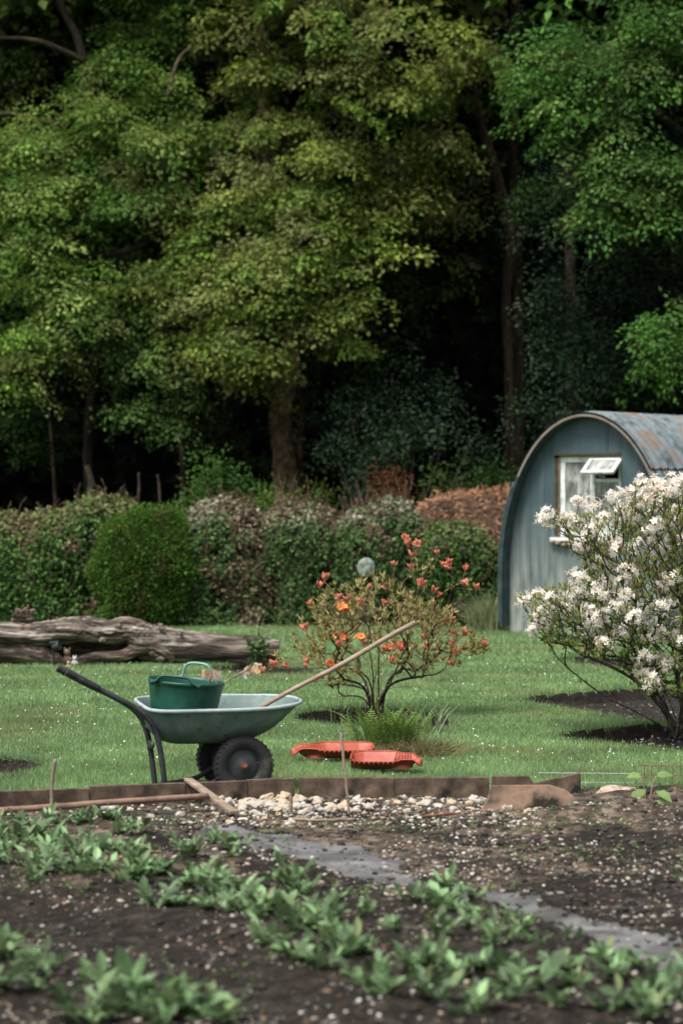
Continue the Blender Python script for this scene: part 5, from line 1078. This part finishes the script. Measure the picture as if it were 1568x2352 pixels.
# ================================================================== trees
def crown(mb, masses, L, per, cols, droop=.45, dens=25, sprayR=(.35, .75), T_=RH, wid=.6, flat=.06, holes=.34, back=.4, tilt=.28, seed=0):
    for (vx, vy, rv, d, br) in masses:
        c0 = P(vx, vy, d); r = rv / F * d; n = max(6, int(dens * r * r)); v = rnd(n); v = v[(v[:, 1] < .1) | (rng.random(n) < back)]; q = rng.uniform(.45, 1.0, len(v)) ** .6
        pos = c0 + v * q[:, None] * [r, r * .8, r * .82]
        k = np.array([mnoise.noise(Vector(p * .62 + [seed * 5, 0, 0])) for p in pos]); keep = k > -holes * .9; pos, v = pos[keep], v[keep]; k = k[keep]; n = len(pos)
        if n == 0: continue
        nn = nrm(np.array([0, 0, 1.0]) + v * [droop, droop, 0] + rng.normal(0, tilt, (n, 3))); u = nrm(np.cross(nn, rnd(n))); w_ = np.cross(nn, u); R_ = rng.uniform(*sprayR, n)
        m_ = n * per; rep = np.repeat(np.arange(n), per); a = rng.uniform(0, 6.283, m_); q = rng.random(m_) ** .6
        off = (np.cos(a)[:, None] * u[rep] * 1.25 + np.sin(a)[:, None] * w_[rep] * .8) * (q * R_[rep])[:, None] + nn[rep] * (rng.normal(0, flat, m_) - .42 * R_[rep] * q * q)[:, None]
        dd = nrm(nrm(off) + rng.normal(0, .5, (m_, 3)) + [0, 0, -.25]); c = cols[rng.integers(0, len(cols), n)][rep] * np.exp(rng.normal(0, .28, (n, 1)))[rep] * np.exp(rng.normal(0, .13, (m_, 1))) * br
        put(mb, T_, pos[rep] + off, dd, nrm(nn[rep] + rng.normal(0, .36, (m_, 3))), L * rng.uniform(.6, 1.25, m_), L * wid * rng.uniform(.75, 1.2, m_), c)
def limb(mb, pts, d, r0, r1, seed, col, ns=60, na=16):
    pp = [P(p[0], p[1], d + (p[2] if len(p) > 2 else 0)) for p in pts]
    return pp, r0, r1
def trunk(o, org, name, pts, d, rs, seed, col=(1, 1, 1), amp=.1, ns=90, na=20):
    mb = MB(); rough_tube(mb, [P(p[0], p[1], d + (p[2] if len(p) > 2 else 0)) - org for p in pts], rs, rs, seed, amp, ns, na, col=col); return mb.build(name, M['bark'], o, smooth=True)
YG = np.array([(.135, .185, .034), (.11, .175, .03), (.17, .2, .048), (.085, .15, .026), (.16, .185, .06)])
MG = np.array([(.08, .15, .032), (.09, .17, .026), (.115, .17, .034), (.055, .135, .018), (.14, .18, .05)])
BG = np.array([(.045, .115, .02), (.06, .14, .025), (.095, .165, .04), (.035, .09, .016)])
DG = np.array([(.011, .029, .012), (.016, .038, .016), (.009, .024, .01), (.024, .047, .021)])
def tree(name, lab, base, d):
    p = np.array([(base - CX) / F * d, d, 0]); return thing(name, lab, 'tree', p), p
# yellow green oak in the middle
t, org = tree('oak_tree', 'large yellow green oak whose pale trunk rises behind the middle of the hedge', 656, 46.5)
trunk(t, org, 'trunk', [(657, 1365), (656, 1150), (650, 1040), (643, 960), (655, 890), (668, 800), (655, 650), (620, 420), (600, 150), (590, -150)], 46.5, [.27, .25, .215, .22, .21, .18, .16, .13, .1, .06], 11, (3.2, 2.8, 2.3))
trunk(t, org, 'limb', [(662, 860), (690, 930), (688, 990), (684, 1050), (688, 1150)][::-1], 46.7, [.12, .11, .1, .08, .07], 12, (.9, .6, .4))
trunk(t, org, 'limb', [(655, 690), (720, 600), (800, 445), (868, 405)], 45.8, [.1, .085, .07, .03], 13, (.7, .75, .4), ns=60)
trunk(t, org, 'limb', [(640, 620), (560, 520), (470, 460), (390, 400)], 46.2, [.11, .09, .07, .03], 14, (.6, .6, .4), ns=60)
trunk(t, org, 'limb', [(620, 420), (700, 300), (860, 230), (960, 250)], 45.8, [.09, .08, .06, .03], 15, (.7, .7, .5), ns=60)
mb = MB()
crown(mb, [(720,90,150,44.5,1),(880,130,170,44.3,1),(1010,110,120,44.8,.9),(640,210,130,45,.95),(800,250,150,44.2,1.0),(960,270,120,44.6,.9),(560,330,110,45.2,.9),(680,380,140,44.3,1.05),(840,370,110,44.8,.9),(560,480,110,44.8,1.0),(700,520,130,44,1.1),(820,560,105,44.2,1.1),(900,610,80,44,1.0),(480,600,110,44.5,1.1),(590,630,120,43.8,1.15),(700,660,110,43.6,1.1),(830,690,95,43.6,1.1),(900,650,60,43.8,1),(480,720,100,44,1.1),(580,760,105,43.6,1.1),(680,760,60,43.8,1),(790,760,50,43.6,1.05),(540,820,75,43.8,1),(610,850,65,43.9,1),(625,930,35,45.8,1),(930,440,80,44.6,.85),(1000,360,70,45,.8),(440,520,70,45,.9),(390,650,80,44.6,1.0),(420,770,70,44.5,1.0),(620,60,110,45.2,.9),(520,100,90,45.6,.85)], .108, 165, YG, seed=1, holes=.30)
for X_ in range(470, 1010, 95):  # dim back fill: shade between the sprays put into a darker green
    for Y_ in range(20, 800, 95):
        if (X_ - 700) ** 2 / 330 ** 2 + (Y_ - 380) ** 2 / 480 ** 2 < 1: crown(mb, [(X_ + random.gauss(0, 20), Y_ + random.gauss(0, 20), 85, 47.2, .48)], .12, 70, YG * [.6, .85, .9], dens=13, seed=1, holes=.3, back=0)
crown(mb, [(700,-180,260,45.5,.9),(950,-200,260,46.5,.9),(560,-250,240,47,.9),(800,-420,300,46,.9)], .28, 40, YG, dens=14, sprayR=(.7, 1.2), seed=1)
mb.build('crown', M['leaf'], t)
# olive oak with mossy limbs
t, org = tree('oak_tree', 'broad olive green oak with mossy limbs reaching over the log', 215, 49.0)
trunk(t, org, 'trunk', [(215, 1350), (208, 1150), (204, 1020), (230, 800), (330, 560), (410, 420), (350, 200), (300, -60)], 49, [.14, .12, .11, .1, .1, .1, .09, .06], 21, (.4, .36, .3))
for pts, d_, rs, col, sd in [([(-80,95),(20,88),(90,95),(150,118),(195,140)],45.8,[.035,.04,.05,.055,.06],(.4,.42,.24),22),([(120,-40),(150,30),(178,85),(192,140)],46,[.06,.07,.075,.08],(.4,.38,.28),23),([(-60,275),(20,262),(75,275),(130,285)],45.6,[.05,.06,.06,.05],(.55,.65,.25),24),([(385,220),(400,165),(415,130),(440,108)],44.9,[.03,.035,.03,.025],(1.5,1.5,1.4),25),([(80,455),(130,430),(160,395),(230,388),(330,405)],45.2,[.04,.055,.06,.06,.06],(.4,.42,.25),26),([(440,410),(400,370),(370,320)],45.8,[.12,.13,.12],(.6,.5,.4),27),([(60,600),(160,590),(260,585),(330,560),(370,530)],45.2,[.03,.05,.06,.06,.05],(.35,.36,.2),28),([(240,700),(243,760)],45,[.04,.04],(1.0,.85,.75),29)]:
    trunk(t, org, 'limb', pts, d_, rs, sd, col, ns=50, na=12)
mb = MB()
crown(mb, [(60,60,110,47.5,.75),(210,70,120,47.2,.8),(330,60,110,46.8,.9),(450,60,90,46.6,.95),(130,180,120,47,.75),(290,190,120,46,1),(420,230,100,45.6,1),(60,350,100,45.6,1.15),(170,310,120,45,1.1),(300,330,120,44.8,1.05),(400,330,80,45.4,.9),(40,460,110,44.8,1.2),(150,480,120,44.6,1.1),(270,480,110,44.6,1),(380,480,80,45,.9),(60,600,110,44.4,1.15),(180,640,100,44.4,.95),(300,560,90,44.8,.9),(60,730,100,44.2,1.15),(170,720,95,44.2,1),(330,680,90,44.6,.85),(20,850,70,44,1.1),(110,800,70,44.2,1.0),(-90,400,150,45,1.1),(-100,650,150,45,1.1)], .098, 170, MG, seed=2, holes=.30)
for X_ in range(-60, 500, 95):  # darker back masses, shade inside the crown put into their colour
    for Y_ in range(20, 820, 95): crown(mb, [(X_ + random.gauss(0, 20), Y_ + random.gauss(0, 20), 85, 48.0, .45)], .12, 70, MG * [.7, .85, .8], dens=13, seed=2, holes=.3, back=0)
crown(mb, [(200,-170,260,47,.9),(420,-200,220,47,.9),(-60,-150,240,47,.9),(200,-400,300,48,.9)], .28, 40, MG, dens=14, sprayR=(.7, 1.2), seed=2)
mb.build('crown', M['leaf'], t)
# fresh green beech boughs below
t, org = tree('beech_tree', 'young beech with fresh green boughs hanging low between the two oaks', 425, 46.0)
trunk(t, org, 'trunk', [(420, 1340), (419, 1150), (420, 1120), (415, 1000), (390, 880), (360, 760)], 46.2, [.06, .055, .05, .05, .045, .03], 31, (1.1, .95, .85), ns=50, na=12)
mb = MB(); crown(mb, [(320,850,90,44.6,1),(400,900,80,44.4,1),(290,930,60,44.2,1),(350,800,90,44.8,.85),(450,840,70,44.6,.9),(390,980,45,44.4,.9),(480,970,60,45.2,.55),(520,1030,55,45.6,.45),(440,720,60,45.2,.6)], .085, 120, np.array([(.055, .115, .025), (.075, .135, .035), (.09, .14, .045)]), seed=3, holes=.3); mb.build('crown', M['leaf'], t)
t, org = tree('hazel_tree', 'dark hanging hazel foliage behind the far end of the log', 125, 47.0)
trunk(t, org, 'trunk', [(140, 1350), (128, 1150), (122, 1050), (110, 900)], 47, [.05, .045, .04, .03], 32, (1, .8, .7), ns=40, na=10)
mb = MB(); crown(mb, [(50,930,80,45.4,.8),(110,950,70,45.6,.75),(20,1000,60,45.4,.7),(90,1030,40,45.6,.65),(170,860,60,46,.5)], .08, 110, np.array([(.035, .085, .018), (.05, .105, .025)]), seed=4, holes=.3); mb.build('crown', M['leaf'], t)
# bright green tree at the right
t, org = tree('maple_tree', 'bright fresh green tree with boughs hanging over the hut from the picture edge', 1850, 42.0)
trunk(t, org, 'trunk', [(1850, 1380), (1840, 900), (1800, 400), (1720, 0)], 43, [.3, .26, .2, .12], 41, (.8, .75, .6), ns=50)
for pts, rs, sd in [([(1820,600),(1700,420),(1560,300),(1400,180)],[.12,.1,.07,.03],42),([(1830,700),(1700,600),(1540,480),(1430,440)],[.1,.08,.05,.02],43),([(1840,900),(1720,800),(1600,760)],[.08,.06,.03],44)]: trunk(t, org, 'limb', pts, 42.2, rs, sd, (.6, .6, .45), ns=40, na=12)
mb = MB(); crown(mb, [(1300,60,90,41.2,1.15),(1420,60,120,40.8,.9),(1540,70,110,40.8,1),(1260,160,80,40.8,1.35),(1350,180,110,40.4,1.15),(1470,190,110,40.4,.8),(1240,230,60,40.6,1.4),(1330,280,95,40.2,1.05),(1440,310,110,40.2,.8),(1550,250,100,40.2,.8),(1400,390,75,40,1.1),(1490,400,95,40,1.0),(1560,420,80,40,.8),(1380,470,50,39.8,1.35),(1450,480,60,39.8,1.2),(1520,490,50,40,.9),(1550,690,55,39.6,1.15),(1510,770,48,39.5,1.25),(1565,770,60,39.6,1.1),(1520,840,32,39.5,1.2),(1640,700,110,40,1),(1680,400,150,40.5,.9),(1680,120,150,40.5,.9)], .1, 165, BG, seed=5, holes=.28); mb2 = mb
for X_ in range(1270, 1640, 95):  # back fill in dimmed green, painted shade behind the boughs
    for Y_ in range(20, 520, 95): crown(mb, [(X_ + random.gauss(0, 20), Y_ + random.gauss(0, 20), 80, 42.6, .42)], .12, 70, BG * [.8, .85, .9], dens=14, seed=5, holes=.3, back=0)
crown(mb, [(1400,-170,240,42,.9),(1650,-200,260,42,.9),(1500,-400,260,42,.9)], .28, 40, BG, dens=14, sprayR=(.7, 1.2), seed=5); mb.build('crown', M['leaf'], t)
# ivy clad trunk and dark holly
t, org = tree('pine_tree', 'tall bare reddish trunk leaning behind the dark holly above the hut', 1168, 47.5)
trunk(t, org, 'trunk', [(1172, 1360), (1170, 1100), (1168, 850), (1162, 720), (1165, 640), (1172, 560), (1150, 440), (1118, 330), (1095, 240), (1060, 60), (1040, -200)], 47.5, [.11, .105, .1, .1, .1, .1, .1, .09, .08, .06, .04], 51, (.85, .66, .5), ns=120)
mb = MB(); crown(mb, [(1060,330,80,46.6,.6),(1080,460,70,46.8,.5),(1010,520,60,46.6,.5),(1040,200,90,46.5,.75),(1110,120,80,46.5,.7),(1060,640,60,47,.4)], .09, 110, YG, seed=6, holes=.22); crown(mb, [(1050,-160,200,46.8,.8)], .28, 40, YG, dens=14, sprayR=(.7, 1.2)); mb.build('crown', M['leaf'], t)
t, org = tree('pine_tree', 'straight slender trunk in shade directly behind the leaning reddish trunk', 1190, 50.0)
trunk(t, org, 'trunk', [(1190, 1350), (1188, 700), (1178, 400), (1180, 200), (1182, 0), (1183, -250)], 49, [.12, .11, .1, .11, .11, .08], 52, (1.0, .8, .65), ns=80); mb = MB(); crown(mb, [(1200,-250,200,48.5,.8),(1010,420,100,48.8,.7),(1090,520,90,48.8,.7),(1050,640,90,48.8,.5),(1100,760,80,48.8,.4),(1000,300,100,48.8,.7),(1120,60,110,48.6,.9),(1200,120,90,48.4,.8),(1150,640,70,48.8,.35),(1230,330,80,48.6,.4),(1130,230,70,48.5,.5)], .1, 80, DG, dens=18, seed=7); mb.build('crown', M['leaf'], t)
t, org = tree('holly_tree', 'tall dark blue green holly behind the hut, in the shade of the trees', 1320, 45.0)
trunk(t, org, 'trunk', [(1320, 1360), (1318, 1000), (1310, 600), (1300, 300)], 45.8, [.16, .13, .1, .05], 53, (.5, .45, .4), ns=50)
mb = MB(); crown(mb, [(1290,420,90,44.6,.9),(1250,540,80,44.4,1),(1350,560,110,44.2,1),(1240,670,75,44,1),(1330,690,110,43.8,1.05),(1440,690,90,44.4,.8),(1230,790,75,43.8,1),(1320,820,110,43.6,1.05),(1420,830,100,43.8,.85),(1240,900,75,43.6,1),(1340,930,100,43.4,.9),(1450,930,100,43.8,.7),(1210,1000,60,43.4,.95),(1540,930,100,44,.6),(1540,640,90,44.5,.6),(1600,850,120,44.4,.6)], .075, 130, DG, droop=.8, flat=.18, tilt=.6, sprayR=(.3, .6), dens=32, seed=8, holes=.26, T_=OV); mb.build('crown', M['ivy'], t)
def lowbush(name, lab, masses, L, cols, d, base, mat='leaf', per=110, dens=36):
    o, org = tree(name, lab, base, d); o['category'] = 'bush'; mb = MB(); crown(mb, masses, L, per, cols, droop=.8, flat=.15, tilt=.5, sprayR=(.25, .5), dens=dens, seed=int(base), holes=.35); mb.build('leaves', M[mat], o)
    mb = MB()
    for k in range(9):
        b = np.array([rng.normal(0, .2), rng.normal(0, .2), -.05]); c = masses[k % len(masses)]; e = P(c[0], c[1], c[3]) - org; mb.tube(spl([b, b * .5 + e * .4, e], 4), [.03] * 5 + [.015] * 4, 6)
    mb.build('stems', M['bark'], o)
# origins are at the base; geometry below is given in world space, so shift it once all are built
lowbush('laurel_bush', 'shadowy blue green evergreen bush filling the gap between the oak trunk and the hut', [(800,940,75,44,1),(880,980,80,43.8,1.05),(960,960,75,44,.9),(770,1030,60,43.8,1),(840,1060,70,43.5,1),(930,1060,70,43.5,1),(1010,1040,60,43.8,.8),(1080,1020,60,43.8,.75),(900,860,70,44.4,.7),(1000,900,60,44.6,.6),(1120,1080,50,43.6,.8),(850,1120,60,43,1)], .08, DG * 1.05, 43.8, 900, 'ivy')
lowbush('elder_bush', 'small fresh green shrub growing in the dark gap behind the round bush', [(490,1120,50,42,1),(500,1080,35,42,1),(550,1130,40,42,.8),(450,1150,35,42,.9)], .08, BG * .75, 42.2, 500)
lowbush('bramble_bush', 'low green bramble at the foot of the oak trunk behind the hedge', [(630,1158,20,42,1),(695,1150,20,42,.8),(740,1150,22,42,.7),(600,1165,22,41.5,1)], .08, MG * .8, 42.2, 640)
lowbush('nettle_bush', 'low green undergrowth above the brown bracken heap beside the hut', [(1010,1105,38,43,1),(1060,1090,38,43,1),(1110,1110,38,43,1),(1150,1110,30,43,.9)], .08, BG * .5, 43.2, 1060)
lowbush('dead_fern', 'small patch of rusty dead fern in the shade behind the hedge', [(890,1110,12,42.6,.8),(902,1120,10,42.5,.8)], .07, np.array([(.12, .05, .02), (.16, .08, .035)]), 42.8, 895)
for i, (pts, r_, c) in enumerate([([(368,1180),(366,1120),(362,1090)],.024,(1.0,.92,.8)),([(318,1180),(320,1120),(319,1085)],.025,(.7,.7,.6)),([(205,1170),(210,1110),(200,1070)],.06,(.7,.65,.6)),([(828,1170),(824,1130),(818,1105)],.03,(1.0,.95,.85))]):
    mb = MB(); w_ = [P(x, y, 42.5) for x, y in pts]; b = w_[0] * [1, 1, 0]; rough_tube(mb, [np.zeros(3)] + [q - b for q in w_], [r_] * 3 + [r_ * .7], [r_] * 3 + [r_ * .7], 60 + i, .08, 40, 10, col=c)
    o = mb.build('dead_stump', M['bark'], smooth=True); o.location = tuple(b); tag(o, ['pale broken stump standing in the dark gap behind the hedge by the beech stem', 'thin dark stick of wood in the gap behind the hedge', 'thick dim broken stem behind the hedge above the log', 'short grey stump behind the hedge right of the oak trunk'][i], 'stump')
# the wood behind, one dark mass, forest shade put into its leaf colours
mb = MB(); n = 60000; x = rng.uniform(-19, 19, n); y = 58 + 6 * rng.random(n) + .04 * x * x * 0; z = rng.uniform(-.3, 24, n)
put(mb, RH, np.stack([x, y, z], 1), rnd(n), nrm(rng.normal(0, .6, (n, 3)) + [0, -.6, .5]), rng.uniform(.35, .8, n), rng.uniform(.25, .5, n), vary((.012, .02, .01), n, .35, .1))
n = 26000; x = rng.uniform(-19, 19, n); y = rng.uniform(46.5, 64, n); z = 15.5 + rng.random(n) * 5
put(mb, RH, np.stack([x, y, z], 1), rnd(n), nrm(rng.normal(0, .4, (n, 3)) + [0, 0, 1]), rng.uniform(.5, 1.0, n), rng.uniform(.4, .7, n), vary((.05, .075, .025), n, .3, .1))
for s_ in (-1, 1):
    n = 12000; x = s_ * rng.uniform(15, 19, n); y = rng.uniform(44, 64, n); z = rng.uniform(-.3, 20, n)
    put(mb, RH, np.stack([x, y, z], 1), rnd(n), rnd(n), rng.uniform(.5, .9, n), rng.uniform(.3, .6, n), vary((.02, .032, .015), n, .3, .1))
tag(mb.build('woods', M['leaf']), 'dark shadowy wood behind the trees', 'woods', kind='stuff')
mb = MB(); xs = np.linspace(-60, 60, 61); ysb = np.linspace(64, 110, 24); X, Y = np.meshgrid(xs, ysb); Z = -.3 + 30 * sstep(64, 72, Y) + 3 * fbm(X * .2, Y * .2, 77)  # added steep dark backing that closes off the sky behind the leaves
i, j = np.meshgrid(np.arange(23), np.arange(60), indexing='ij'); i = i.ravel(); j = j.ravel(); mb.add(np.stack([X.ravel(), Y.ravel(), Z.ravel()], 1), np.stack([i * 61 + j, i * 61 + j + 1, (i + 1) * 61 + j + 1, (i + 1) * 61 + j], 1)); mb.build('woods_backing', M['forest'], smooth=True)['kind'] = 'structure'
# crowns and bushes were laid out in world space: move their meshes to their own base
for o in list(C.objects):
    if o.parent is not None and o.type == 'MESH' and o.name.split('.')[0] in ('crown', 'leaves') and o.parent.name.split('.')[0] in ('oak_tree', 'beech_tree', 'hazel_tree', 'maple_tree', 'pine_tree', 'holly_tree', 'laurel_bush', 'elder_bush', 'bramble_bush', 'nettle_bush', 'dead_fern'):
        v = np.zeros(len(o.data.vertices) * 3, np.float32); o.data.vertices.foreach_get('co', v); v = v.reshape(-1, 3) - np.array(o.parent.location, np.float32); o.data.vertices.foreach_set('co', v.ravel()); o.data.update()
